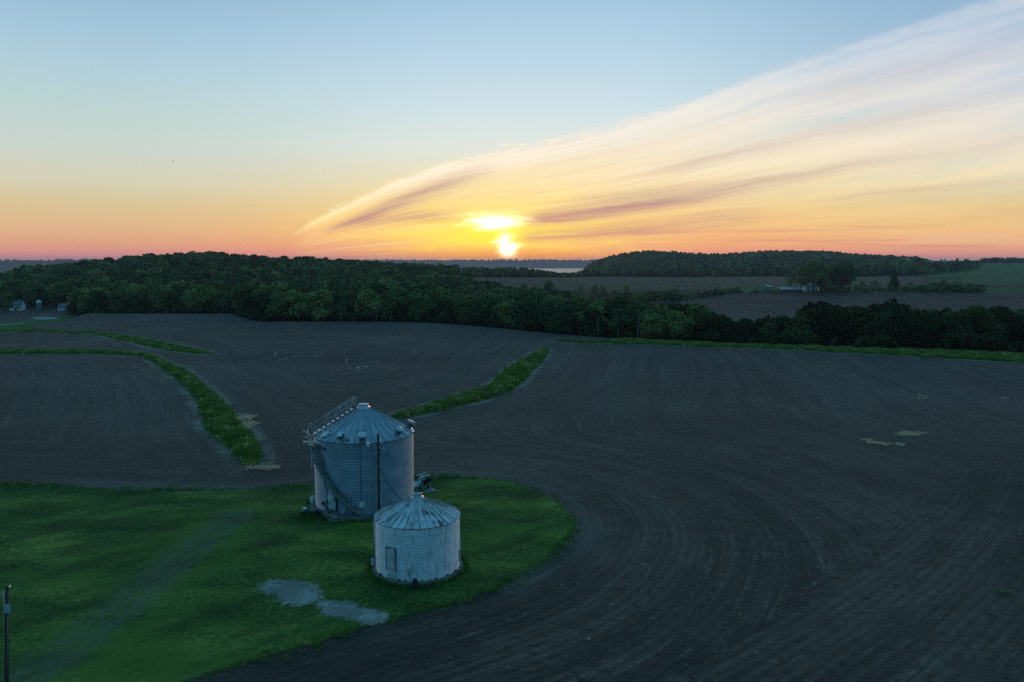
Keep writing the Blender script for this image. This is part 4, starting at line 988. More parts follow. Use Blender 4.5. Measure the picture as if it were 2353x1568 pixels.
def ribbed_roof(R, z0, rt, z1, ribs, rh, seg_per=6, lip=0.06):
    """cone of radial sheets with a standing rib at every joint"""
    m = MB(); vs = []; N = ribs * seg_per; rows = 10
    for j in range(rows + 1):
        f = j / rows; r = R + (rt - R) * f; z = z0 + (z1 - z0) * f
        for i in range(N):
            t = 2 * math.pi * i / N; q = i % seg_per
            up = rh if q == 0 else (rh * 0.10 if q in (1, seg_per - 1) else 0.0)
            tt = t + (0 if q not in (1, seg_per - 1) else (-1 if q == 1 else 1) * (2 * math.pi / N) * 0.72)
            w = min(1.0, 0.35 + (1 - f) * 1.2)
            vs.append((r * math.cos(tt), r * math.sin(tt), z + up * w))
    fs = [(j * N + i, j * N + (i + 1) % N, (j + 1) * N + (i + 1) % N, (j + 1) * N + i) for j in range(rows) for i in range(N)]
    m.addv(vs, fs, False)
    # turned-down lip
    b = len(m.V); lipv = [(x * 0.997, y * 0.997, z - lip) for x, y, z in vs[:N]]
    m.V += lipv; 
    for i in range(N): m.F.append((b + i, b + (i + 1) % N, (i + 1) % N, i)); m.S.append(False)
    return m
rnd = random.Random(4)

# ------------------------------------------------------------------ the large grain bin
BX, BY, R1, Z0, Z1 = -13.48, 71.3, 4.44, 0.30, 6.65
g0 = hz(BX, BY)
bin1 = empty('grain_bin', (BX, BY, g0)); tag(bin1, 'large corrugated steel grain bin with a stair wound round it and a ribbed roof', 'grain bin')
MB().lathe([(4.5, 0.31), (4.83, 0.30), (4.9, 0.24), (4.94, -0.2)], 64).build('foundation', M_CONC, bin1)
w = wall_lathe(R1, Z0, Z1, 0.132, 0.030, 170).build('wall', M_WALL1, bin1)
add_uv(w, lambda c: (np.arctan2(c[:, 0], -c[:, 1]) * R1, c[:, 2]))
RT0, RT1 = 4.53, 0.45; ZR0, ZR1 = 6.62, 8.96
roof = ribbed_roof(RT0, ZR0, RT1, ZR1, 32, 0.075).build('roof', M_ROOF1, bin1)
add_uv(roof, lambda c: (np.arctan2(c[:, 0], -c[:, 1]), np.hypot(c[:, 0], c[:, 1])))
zr = lambda r: ZR0 + (RT0 - r) / (RT0 - RT1) * (ZR1 - ZR0)
MB().lathe([(0.62, ZR1 - 0.10), (0.60, ZR1 + 0.03), (0.44, ZR1 + 0.06), (0.44, ZR1 + 0.2), (0.50, ZR1 + 0.22), (0.47, ZR1 + 0.26), (0.0, ZR1 + 0.24)], 28).build('cap', M_STEEL, bin1)
def tilt(t, r, dz=0.0):
    """frame sitting on the roof slope at angle t, radius r"""
    sl = math.atan2(ZR1 - ZR0, RT0 - RT1)
    return Matrix.Translation(cp(r, t, zr(r) + dz)) @ Matrix.Rotation(rad(t), 4, 'Z') @ Matrix.Rotation(sl, 4, 'X')
def tmap(m, M): m.V = [tuple(M @ Vector(v)) for v in m.V]; return m
# roof vents
for t, r, kindv in [(-19, 3.85, 'box'), (8.6, 4.0, 'round'), (60, 3.9, 'round'), (104, 4.05, 'tall')]:
    m = MB()
    if kindv == 'box':
        m.box((0, 0, 0.16), (0.42, 0.42, 0.34)); hd = MB().box((0, -0.08, 0.38), (0.52, 0.66, 0.09), bev=0.03)
    else:
        h = 0.30 if kindv == 'round' else 0.42
        m.lathe([(0.27, -0.08), (0.27, h)], 24); hd = MB().lathe([(0.28, h - 0.02), (0.36, h), (0.36, h + 0.17), (0.33, h + 0.2), (0.0, h + 0.22)], 28)
    M = tilt(t, r)
    v = tmap(m, M).build('roof_vent', M_DARKSTEEL, bin1); tmap(hd, M).build('hood', M_DOOR if kindv == 'tall' else M_STEEL, v)
tmap(MB().lathe([(0.17, 0.0), (0.17, 0.05), (0.0, 0.06)], 18), tilt(-8.5, 4.2, 0.01)).build('vent_stub', M_DARKSTEEL, bin1)
h = tmap(MB().lathe([(0.40, 0.0), (0.42, 0.09), (0.38, 0.13), (0.0, 0.15)], 28), tilt(-46, 3.95, 0.02)).build('roof_hatch', M_STEEL, bin1)
tmap(MB().tube((0.25, 0.3, 0.14), (0.42, 0.46, 0.3), 0.03, None, 6), tilt(-46, 3.95, 0.02)).build('latch', M_BLACK, h)
tmap(MB().box((0, 0, 0.12), (0.5, 0.22, 0.08), bev=0.02), tilt(86, 4.45)).build('eave_clip', M_BRIGHT, bin1)
# roof ladder and its two handrails
lt = -66.0; off = -0.18
def lad(s, r, dz): # s sideways (+ = toward the camera side)
    c = cp(r, lt, zr(r) + dz); t = rad(lt); return c + Vector((math.cos(t), math.sin(t), 0)) * s * 1.0
treads = MB()
for i in range(9):
    r = 4.45 - i * 0.415
    for dr in (0.0, 0.09):
        treads.box(lad(off + 0.02, r - dr * 1.3, 0.17), (0.56, 0.065, 0.045), rad(lt))
lr = MB(); lr.tube(lad(off - 0.27, 4.6, 0.12), lad(off - 0.27, 0.85, 0.12), 0.022, None, 6); lr.tube(lad(off + 0.29, 4.6, 0.12), lad(off + 0.29, 0.85, 0.12), 0.022, None, 6)
rl = lr.build('roof_ladder', M_DARKSTEEL, bin1); treads.build('rungs', M_BRIGHT, rl)
for sgn, r_out, r_in in ((off - 0.30, 4.75, 0.75), (off + 0.31, 3.65, 0.62)):
    hr = MB(); hr.tube(lad(sgn, r_out, 1.08), lad(sgn, r_in, 1.08), 0.028, None, 7); hr.tube(lad(sgn, 4.6, 0.56), lad(sgn, r_in, 0.56), 0.018, None, 6)
    for i in range(4):
        r = r_out - 0.15 - i * (r_out - r_in - 0.2) / 3; hr.tube(lad(sgn, r, 0.05), lad(sgn, r, 1.08), 0.015, None, 6)
    hr.build('handrail', M_STEEL, bin1)
for r in (0.95, 2.1, 3.2, 4.3): MB().tube(lad(off - 0.3, r, 0.56), lad(off - 0.75, r - 0.35, 0.98), 0.015, None, 5).build('rail_brace', M_STEEL, bin1)
# stair wrapped round the wall
SP_ = [(13, 0.05), (-17, 2.15), (-30, 3.2), (-43, 4.4), (-57, 5.95)]
SPt = np.array([a for a, _ in SP_][::-1]); SPz = np.array([b for _, b in SP_][::-1])
def sz(t): return float(np.interp(t, SPt, SPz))
def stringer(R, dz0, dz1, th):
    m = MB(); ts = np.linspace(13, -57, 13); vs = []
    for t in ts:
        for r in (R, R + th):
            for dz in (dz0, dz1): vs.append(tuple(cp(r, t, sz(t) + dz)))
    fs = []
    for i in range(len(ts) - 1):
        a = i * 4; b = a + 4; fs += [(a + 2, a + 3, b + 3, b + 2), (a, b, b + 1, a + 1), (a + 1, b + 1, b + 3, a + 3), (a, a + 2, b + 2, b)]
    fs += [(0, 1, 3, 2), (len(vs) - 4, len(vs) - 2, len(vs) - 1, len(vs) - 3)]; m.addv(vs, fs); return m
st = empty('stair', (0, 0, 0)); st.parent = bin1
stringer(4.52, -0.10, 0.16, 0.04).build('inner_stringer', M_TEAL, st); stringer(5.02, -0.18, 0.18, 0.05).build('outer_stringer', M_TEAL, st)
tr_ = MB()
for i in range(27):
    t = 12 - i * 69 / 26.5; tr_.box(cp(4.79, t, sz(t) - 0.10), (0.26, 0.46, 0.25), rad(t))
tr_.build('treads', M_TEAL, st)
for t, l in ((-8, 1.1), (-23, 1.25), (-36, 1.3), (-50, 1.3)):
    MB().tube(cp(4.98, t, sz(t) - 0.08), cp(4.50, t - 1, sz(t) - l), 0.035, None, 6).build('bracket', M_DARKSTEEL, st)
pf = MB(); vs = []
pl = bent_plate(4.50, -84, -56, 5.90, 5.97, 0.52, 6).build('platform', M_TEAL, bin1)
pr_ = MB()
for t in (-58, -71, -84): pr_.tube(cp(4.98, t, 5.9), cp(4.98, t, 7.0), 0.022, None, 6)
for z in (6.45, 7.0):
    pts = [cp(4.98, t, z) for t in np.linspace(-58, -84, 5)]; pr_.path(pts, 0.02)
loop = [cp(4.70 + 0.25 * math.cos(a), -84, 7.0 + 0.55 * math.sin(a)) for a in np.linspace(0, math.pi, 9)]
pr_.path(loop, 0.035, 7)
pr_.tube(cp(4.98, -58, 7.0), cp(4.98, -53, 6.45), 0.025, None, 6)
pr_.build('platform_railing', M_STEEL, bin1)
MB().tube(cp(4.98, -84, 6.62), cp(5.45, -87, 6.78), 0.022, None, 6).build('outrigger', M_BRIGHT, bin1); MB().tube(cp(4.98, -84, 6.15), cp(5.45, -87, 6.3), 0.022, None, 6).build('outrigger', M_BRIGHT, bin1)
gu = MB(); gu.box(cp(5.2, -84, 5.86), (0.36, 0.44, 0.04), rad(-84) + 0.2); gu.box(cp(5.2, -84, 5.78), (0.05, 0.42, 0.14), rad(-84) + 0.2); gu.build('kick_plate', M_WHITE, bin1)
pp = MB(); pp.tube(cp(4.70, -84, 0.3), cp(4.70, -84, 5.8), 0.045, None, 8); pp.build('downpipe', M_STEEL, bin1)
# door, small boxes and conduits on the wall
dr = bent_plate(R1 + 0.02, -34.5, -23.3, 0.72, 2.42, 0.09, 4).build('door', M_DOOR, bin1)
bent_plate(R1 + 0.112, -30.4, -27.0, 1.62, 1.76, 0.012, 2).build('door_plate', M_LABEL, dr)
dfm = bent_plate(R1 + 0.02, -22.9, -22.0, 0.6, 2.5, 0.14, 1); m2 = bent_plate(R1 + 0.02, -35.6, -34.9, 0.6, 2.5, 0.12, 1); dfm.addv(m2.V, m2.F); m2 = bent_plate(R1 + 0.02, -35.6, -22.0, 0.5, 0.58, 0.16, 4); dfm.addv(m2.V, m2.F)
dfm.build('frame', M_DARKSTEEL, dr)
MB().tube(cp(R1 + 0.13, -33.5, 1.2), cp(R1 + 0.2, -33.5, 1.42), 0.025, None, 6).build('handle', M_BLACK, dr)
bent_plate(R1 + 0.02, -38.6, -36.4, 0.45, 1.3, 0.11, 2).build('slide_rod_box', M_TEAL, bin1)
MB().lathe([(0.0, 0.0), (0.15, 0.0), (0.15, 0.1), (0.0, 0.1)], 14, M=Matrix.Translation(cp(R1 + 0.0, -44, 0.95)) @ Matrix.Rotation(rad(-44), 4, 'Z') @ Matrix.Rotation(rad(90), 4, 'X')).build('port', M_BLACK, bin1)
bent_plate(R1 + 0.02, 4.4, 9.6, 1.02, 1.5, 0.16, 3).build('control_box', M_LABEL, bin1)
bent_plate(R1 + 0.02, -3.0, -0.8, 1.08, 1.32, 0.12, 2).build('junction_box', M_DOOR, bin1)
MB().tube(cp(R1 + 0.06, 6.2, 1.5), cp(R1 + 0.06, 6.2, 6.4), 0.028, None, 6).build('conduit', M_DARKSTEEL, bin1)
MB().tube(cp(R1 + 0.05, -4.6, 0.2), cp(R1 + 0.05, -4.6, 2.0), 0.022, None, 6).build('conduit', M_DARKSTEEL, bin1)
for t in (-31, -21, -13, -5, 24): MB().tube(cp(R1 + 0.10, t + 1.6, 0.62), cp(R1 + 0.24, t, 0.30), 0.045, None, 6).build('anchor_bracket', M_DARKSTEEL, bin1)
pts = [cp(R1 + 0.05, t, z) for t, z in ((20, 5.6), (27, 4.3), (36, 3.0), (46, 1.9), (55, 1.1))]
MB().path(pts, 0.014, 5).build('cable', M_BLACK, bin1)
# maker's name painted on the wall
def wrapped_text(txt, size, R, tc, z, parent, mat):
    cu = bpy.data.curves.new('lettering', 'FONT'); cu.body = txt; cu.size = size; cu.extrude = 0.006; cu.offset = 0.012; cu.space_character = 1.12
    ob = bpy.data.objects.new('lettering', cu); COL.objects.link(ob); bpy.context.view_layer.update()
    me = bpy.data.meshes.new_from_object(ob.evaluated_get(bpy.context.evaluated_depsgraph_get())); COL.objects.unlink(ob); bpy.data.objects.remove(ob)
    co = [v.co.copy() for v in me.vertices]; x0 = min(c.x for c in co); x1 = max(c.x for c in co)
    for v, c in zip(me.vertices, co): v.co = cp(R + 0.012 + c.z, math.degrees((c.x - x1) / R) + tc, z + c.y)
    me.materials.clear(); me.materials.append(mat); return link('lettering', me, parent)
wrapped_text('BUTLER', 0.46, R1 + 0.02, -43.5, 5.78, w, M_LETTER)
MB().lathe([(0.0, 0.0), (0.17, 0.0), (0.17, 0.012), (0.0, 0.012)], 20, M=Matrix.Translation(cp(R1 + 0.03, -39.5, 5.92)) @ Matrix.Rotation(rad(-39.5), 4, 'Z') @ Matrix.Rotation(rad(90), 4, 'X')).build('emblem', M_LETTER, w)

# ------------------------------------------------------------------ the small grain bin
CXs, CYs, R2 = -6.83, 56.0, 3.02
g2 = hz(CXs, CYs); bin2 = empty('grain_bin', (CXs, CYs, g2)); tag(bin2, 'small squat pale grain bin with a rust-stained ribbed roof, in front of the large one', 'grain bin')
MB().lathe([(3.0, 0.16), (3.18, 0.15), (3.24, 0.10), (3.28, -0.2)], 56).build('foundation', M_CONC, bin2)
w2 = wall_lathe(R2, 0.15, 3.92, 0.106, 0.024, 150).build('wall', M_WALL2, bin2); add_uv(w2, lambda c: (np.arctan2(c[:, 0], -c[:, 1]) * R2, c[:, 2]))
rf2 = ribbed_roof(3.10, 3.90, 0.44, 5.16, 36, 0.055, 6, 0.05).build('roof', M_ROOF2, bin2); add_uv(rf2, lambda c: (np.arctan2(c[:, 0], -c[:, 1]), np.hypot(c[:, 0], c[:, 1])))
MB().lathe([(0.52, 5.08), (0.50, 5.20), (0.36, 5.24), (0.33, 5.24), (0.33, 5.42), (0.37, 5.46), (0.34, 5.47), (0.31, 5.44), (0.31, 5.20), (0.0, 5.18)], 30).build('collar', M_WALL2, bin2)
slz = math.atan2(1.26, 2.8)
def tilt2(t, r, dz=0): return Matrix.Translation(cp(r, t, 3.90 + (3.10 - r) / 2.66 * 1.26 + dz)) @ Matrix.Rotation(rad(t), 4, 'Z') @ Matrix.Rotation(slz, 4, 'X')
tmap(MB().box((0, 0, 0.07), (0.26, 1.3, 0.08), bev=0.03), tilt2(-47, 2.35)).build('roof_hatch', M_ROOF2, bin2)
add_uv(bpy.data.objects[bpy.data.objects[-1].name] if False else [o for o in bin2.children if o.name.startswith('roof_hatch')][0], lambda c: (c[:, 0], c[:, 1]))
d2 = bent_plate(R2 + 0.015, -37.5, -24.5, 0.80, 2.36, 0.07, 4).build('door', M_DOOR, bin2)
f2 = bent_plate(R2 + 0.015, -24.1, -22.9, 0.76, 2.4, 0.12, 1); m2 = bent_plate(R2 + 0.015, -38.6, -37.8, 0.76, 2.4, 0.10, 1); f2.addv(m2.V, m2.F); m2 = bent_plate(R2 + 0.015, -38.6, -22.9, 2.38, 2.43, 0.10, 4); f2.addv(m2.V, m2.F); f2.build('frame', M_TEAL, d2)
bent_plate(R2 + 0.015, -37, -25, 0.24, 0.55, 0.09, 3).build('cleanout_hatch', M_DOOR, bin2)
bent_plate(R2 + 0.015, -6.5, -3.4, 0.82, 1.14, 0.12, 2).build('switch_box', M_DOOR, bin2)
pts = [cp(R2 + 0.1, -5.5, 0.82), cp(R2 + 0.14, -4.5, 0.55), cp(R2 + 0.3, -2, 0.38), cp(R2 + 0.5, 1, 0.30)]; MB().path(pts, 0.02, 5).build('cord', M_BLACK, bin2)
lp = MB(); lp.tube(cp(R2 + 0.07, -86, 0.1), cp(R2 + 0.07, -86, 3.85), 0.028, None, 6); lp.tube(cp(R2 + 0.10, -76, 0.1), cp(R2 + 0.10, -76, 3.85), 0.028, None, 6)
for z in (0.9, 1.9, 2.8): lp.tube(cp(R2 + 0.07, -86, z), cp(R2 + 0.1, -76, z), 0.02, None, 5)
lp.build('ladder', M_STEEL, bin2)
sb = MB(); sb.tube(cp(R2 + 0.05, 84, 1.1), cp(R2 + 0.2, 84, 1.55), 0.03, None, 6); sb.tube(cp(R2 + 0.2, 84, 1.55), cp(R2 + 0.1, 88, 2.1), 0.025, None, 6); sb.box(cp(R2 + 0.06, 85, 1.0), (0.12, 0.14, 0.9), rad(85)); sb.build('bracket', M_STEEL, bin2)
for t in (-52, -18, -10, 12, 30, 48, 66): MB().box(cp(R2 + 0.09, t, 0.22), (0.07, 0.16, 0.14), rad(t)).build('anchor_bracket', M_DARKSTEEL, bin2)
MB().box(cp(R2 + 0.22, -88, 0.42), (0.28, 0.28, 0.5), rad(-88), bev=0.03).build('outlet_box', M_DOOR, bin2)

# unloader housing in front of the small bin
ux, uy = CXs + 0.25, CYs - 3.75
uh = MB(); uh.lathe([(0.24, -0.05), (0.21, 0.30), (0.14, 0.52), (0.12, 0.62), (0.0, 0.66)], 14); uh.box((0, 0, 0.06), (0.5, 0.36, 0.16), bev=0.03)
u_ = uh.build('unloader_motor', M_BLACK, None, (ux, uy, hz(ux, uy))); tag(u_, 'black tapered unloader motor cover standing against the foot of the small grain bin', 'motor')
c_ = MB(); c_.path([Vector((0.1, 0, 0.05)), Vector((0.6, -0.25, 0.03)), Vector((1.2, -0.1, 0.02)), Vector((1.7, 0.45, 0.03))], 0.025, 5); c_.build('cable', M_BLACK, u_)

# ------------------------------------------------------------------ drying fan beside the large bin
fx, fy = -8.6, 75.1; fang = math.atan2(fy - BY, fx - BX)
fan = empty('drying_fan', (fx, fy, hz(fx, fy)), fang); fan.scale = (0.9, 0.9, 0.9); tag(fan, 'grey-green centrifugal drying fan on a concrete pad, ducted into the large grain bin', 'fan')
MB().box((0.3, -0.1, 0.05), (1.7, 1.5, 0.16), bev=0.03).build('pad', M_PALE, fan)
L = (math.hypot(fx - BX, fy - BY) - R1) / 0.9
MB().tube((-L - 0.05, 0, 0.75), (-0.55, 0, 0.78), 0.42, None, 26, caps=False).build('duct', M_STEEL, fan)
fb = MB(); fb.tube((-0.62, 0, 0.78), (-0.38, 0, 0.80), 0.50, None, 26); fb.box((-0.1, 0, 0.80), (0.66, 0.95, 1.0), bev=0.04); fb.build('transition', M_TEAL, fan)
hs = MB()
for y_, nm in ((-0.52, 'a'), (0.36, 'b')):
    hs.addv([(-0.55, y_, 0.95), (-0.55, y_, 1.70), (0.62, y_, 1.82), (0.72, y_, 0.15), (-0.08, y_, 0.12), (-0.10, y_, 0.9),
             (-0.55, y_ + 0.05, 0.95), (-0.55, y_ + 0.05, 1.70), (0.62, y_ + 0.05, 1.82), (0.72, y_ + 0.05, 0.15), (-0.08, y_ + 0.05, 0.12), (-0.10, y_ + 0.05, 0.9)],
            [(0, 1, 2, 3, 4, 5), (11, 10, 9, 8, 7, 6)] + [(i, (i + 1) % 6, 6 + (i + 1) % 6, 6 + i) for i in range(6)])
hs.build('side_plates', M_TEAL, fan)
MB().tube((0.05, -0.46, 1.12), (0.05, 0.36, 1.12), 0.54, None, 30).build('scroll', M_WHITE, fan)
it = MB(); it.tube((0.08, -0.53, 1.12), (0.08, -0.66, 1.12), 0.30, 0.24, 24); it.build('inlet', M_BLACK, fan)
mt = MB(); mt.tube((0.34, -0.55, 1.32), (0.34, -0.98, 1.32), 0.17, None, 18); mt.box((0.34, -0.74, 1.53), (0.2, 0.24, 0.12), bev=0.02); mt.build('motor', M_BLACK, fan)
MB().box((0.30, -0.535, 0.52), (0.26, 0.03, 0.28)).build('access_opening', M_BLACK, fan)
MB().box((-0.28, -0.535, 1.52), (0.30, 0.02, 0.14)).build('rating_plate', M_LABEL, fan)
MB().box((0.52, -0.535, 1.60), (0.12, 0.02, 0.10)).build('rating_plate', M_LABEL, fan)
tg = MB(); tg.addv([(-0.56, -0.46, 0.98), (-0.56, -0.46, 1.34), (-0.86, -0.42, 1.12), (-0.56, -0.1, 0.98), (-0.56, -0.1, 1.34)], [(0, 1, 2), (3, 2, 4), (1, 4, 2), (0, 2, 3)]); tg.build('flap', M_WHITE, fan)
te = MB(); te.box((0.03, -0.5, 1.785), (1.2, 0.07, 0.03), M=Matrix.Rotation(rad(-5.8), 4, 'Y')); te.box((0.03, 0.38, 1.785), (1.2, 0.07, 0.03), M=Matrix.Rotation(rad(-5.8), 4, 'Y')); te.build('top_edges', M_BRIGHT, fan)

# round aeration tube and the unloading auger by the left foot of the large bin
ax_, ay_ = BX - 4.95, BY - 0.6
at_ = MB(); at_.tube((0, 0, 0.55), (-0.3, -0.2, 0.55), 0.38, 0.34, 24); at_.tube((-0.3, -0.2, 0.55), (-0.34, -0.23, 0.55), 0.40, None, 24)
a_ = at_.build('aeration_fan', M_DOOR, None, (ax_ + .55, ay_, hz(ax_, ay_))); tag(a_, 'round grey aeration fan half hidden at the left foot of the large bin', 'fan')
ug = empty('unloading_auger', (BX - 4.0, BY - 3.6, hz(BX - 4, BY - 3.6)), rad(-28)); tag(ug, 'dark unloading auger with a small wheel at the left foot of the large bin', 'auger')
MB().tube((-0.9, 0, 0.32), (0.95, 0.2, 0.42), 0.12, None, 12).build('tube', M_DARKSTEEL, ug)
MB().box((-0.75, 0, 0.42), (0.42, 0.34, 0.34), bev=0.04).tube((-0.75, -0.17, 0.42), (-0.75, -0.36, 0.42), 0.13, None, 14).build('motor', M_STEEL, ug)
MB().tube((-0.5, -0.45, 0.22), (-0.5, -0.36, 0.22), 0.22, None, 18).build('wheel', M_BLACK, ug)
MB().box((0.55, 0.0, 0.28), (0.5, 0.4, 0.46), bev=0.05).build('hopper', M_BLACK, ug)
dirt = []
P = np.array([(BX - 3.7, BY - 3.7)]) + rngG.normal(size=(90, 2)) * np.array([0.7, 0.55]); V, tt = blades(P, np.full(90, 0.3), np.clip(rngG.normal(0.25, .2, 90), 0, 1), rngG, nb=7, wid=0.03)
tag(link('weeds', np_mesh('weeds', V, faces_for(V), GRASS, {'tint': tt})), 'rank weeds around the auger at the foot of the large bin', 'weeds', kind='stuff')
def foot_weeds(cx, cy, R, n, lab):
    t = rngG.uniform(0, 6.283, n); r = R + np.abs(rngG.normal(0, 0.16, n)); P = np.stack([cx + r * np.cos(t), cy + r * np.sin(t)], 1)
    V, tt = blades(P, rngG.uniform(0.1, 0.3, n), np.clip(rngG.normal(0.3, .15, n), 0, 1), rngG, nb=6, wid=0.03, spread=0.15)
    tag(link('weeds', np_mesh('weeds', V, faces_for(V), GRASS, {'tint': tt})), lab, 'weeds', kind='stuff')
foot_weeds(BX, BY, 5.08, 420, 'ring of weeds round the concrete foot of the large grain bin'); foot_weeds(CXs, CYs, 3.44, 300, 'ring of weeds round the concrete foot of the small grain bin')
x, y = G(822, 1194); tag(MB().box((0, 0, 0.12), (0.66, 0.34, 0.3), 0.1, bev=0.03).build('concrete_block', M_PALE, None, (x, y, hz(x, y))), 'small pale concrete block on the grass before the large bin door', 'block')
x, y = G(778, 1195.5)
slab = MB(); ring_ = [(1.05 * math.cos(a) * rnd.uniform(.85, 1.1), 0.5 * math.sin(a) * rnd.uniform(.8, 1.1)) for a in np.linspace(0, 2 * math.pi, 13)[:-1]]
slab.addv([(a, b, -0.1) for a, b in ring_] + [(a, b, 0.05) for a, b in ring_], [tuple(range(12, 24))] + [(i, (i + 1) % 12, 12 + (i + 1) % 12, 12 + i) for i in range(12)])
tag(slab.build('stone_slab', M_CONC, None, (x, y, hz(x, y))), 'flat oval stone slab in the grass below the large bin door', 'slab')

# ------------------------------------------------------------------ poles and wires
def insulator(m, c, n=5, r=0.07, s=0.09):
    for i in range(n): m.lathe([(0.02, c[2] + i * s), (r, c[2] + i * s + 0.01), (r * 0.8, c[2] + i * s + s * 0.5), (0.02, c[2] + i * s + s * 0.6)], 10, c[0], c[1])
px1, py1 = -11.32, 66.1
pole1 = empty('utility_pole', (px1, py1, hz(px1, py1))); tag(pole1, 'dark wooden pole with a yard light, standing between the two grain bins', 'utility pole')
MB().tube((0, 0, -0.5), (0, 0, 7.62), 0.135, 0.10, 12).build('pole', M_WOOD, pole1)
arm = MB(); arm.path([Vector(q) for q in ((-0.1, 0, 6.55), (-0.3, -0.02, 6.72), (-0.52, -0.03, 6.80), (-0.78, -0.04, 6.80))], 0.026, 7)
lm = arm.build('lamp_arm', M_STEEL, pole1)
MB().lathe([(0.0, 6.98), (0.05, 6.97), (0.06, 6.86), (0.13, 6.84), (0.17, 6.70), (0.0, 6.70)], 18, -0.84, -0.04).build('lamp_head', M_BRIGHT, lm)
MB().lathe([(0.16, 6.70), (0.155, 6.56), (0.11, 6.47), (0.0, 6.45)], 18, -0.84, -0.04).build('lamp_shade', M_GLASS, lm)
ins = MB(); ins.lathe([(0.0, 6.35), (0.05, 6.3), (0.05, 6.2), (0.0, 6.15)], 10, 0.14, -0.06); ins.lathe([(0.0, 5.95), (0.05, 5.92), (0.05, 5.82), (0.0, 5.78)], 10, 0.16, -0.06); ins.build('insulator', M_BLACK, pole1)
mast = MB(); mast.tube((0.16, 0.2, 7.1), (0.42, 0.32, 6.35), 0.02, None, 6); mast.tube((0.42, 0.32, 6.35), (0.46, 0.34, 6.05), 0.04, 0.02, 6); mast.build('service_drop', M_BRIGHT, pole1)
MB().tube((0.11, -0.02, 0), (0.10, -0.02, 2.6), 0.03, None, 6).build('conduit', M_STEEL, pole1)
def wire(a, b, sag, r, label, n=14):
    a, b = Vector(a), Vector(b); pts = []
    for i in range(n + 1):
        f_ = i / n; p_ = a.lerp(b, f_); p_.z -= sag * 4 * f_ * (1 - f_); pts.append(p_ - a)
    o = MB().path(pts, r, 5).build('power_line', M_BLACK, None, a); tag(o, label, 'cable')
px2, py2 = (18 - CX) / F * 37.85, 36.4
pz2 = hz(px2, py2); topz2 = ztop(18, 1347, py2)
pole2 = empty('utility_pole', (px2, py2, pz2)); tag(pole2, 'dark wooden utility pole with a pale square sign, at the lower left picture corner', 'utility pole')
MB().tube((-0.5, 0, -1), (0, 0, topz2 - pz2), 0.115, 0.075, 12).build('pole', M_WOOD, pole2)
tp = topz2 - pz2
sg = MB(); sg.box((0.02, -0.11, tp - 1.08), (0.30, 0.03, 0.46), 0.08, bev=0.008); sg.build('sign', M_PALE if False else pmat('blue_grey_sign', (0.34, 0.40, 0.46), 0.5, 0.2, 0.15, 6.0), pole2)
ins = MB(); insulator(ins, (-0.16, -0.02, tp - 0.78), 6, 0.05, 0.075); ins.box((-0.16, -0.02, tp - 0.30), (0.09, 0.07, 0.07)); ins.tube((-0.16, -0.02, tp - 0.55), (0, 0, tp - 0.5), 0.015, None, 5); ins.build('insulator', M_LABEL, pole2)
ins = MB(); ins.lathe([(0.0, tp - 0.1), (0.045, tp - 0.08), (0.045, tp - 0.01), (0.0, tp + 0.02)], 12, 0.13, 0.0); ins.tube((0.13, 0, tp - 0.06), (0.03, 0, tp - 0.08), 0.015, None, 5); ins.build('insulator', M_BRIGHT, pole2)
MB().tube((-0.37, -0.05, -0.5), (0.0, -0.09, tp - 1.4), 0.015, None, 6).build('conduit', M_DARKSTEEL, pole2)
wire((px2 + 0.13, py2, topz2 - 0.04), (px1 - 0.08, py1, hz(px1, py1) + 7.3), 0.7, 0.006, 'thin power line running from the corner pole to the pole between the bins')
wire((px2 - 0.16, py2, topz2 - 0.28), (px2 - 26, py2 + 2, topz2 + 0.4), 0.6, 0.011, 'short thin power line leaving the corner pole toward the left picture edge')
wire((px1 + 0.44, py1 + 0.33, 6.05), (BX + 4.66 * math.sin(rad(46)), BY - 4.66 * math.cos(rad(46)), 4.6), 0.5, 0.008, 'thin service cable slung from the pole to the right wall of the large bin')

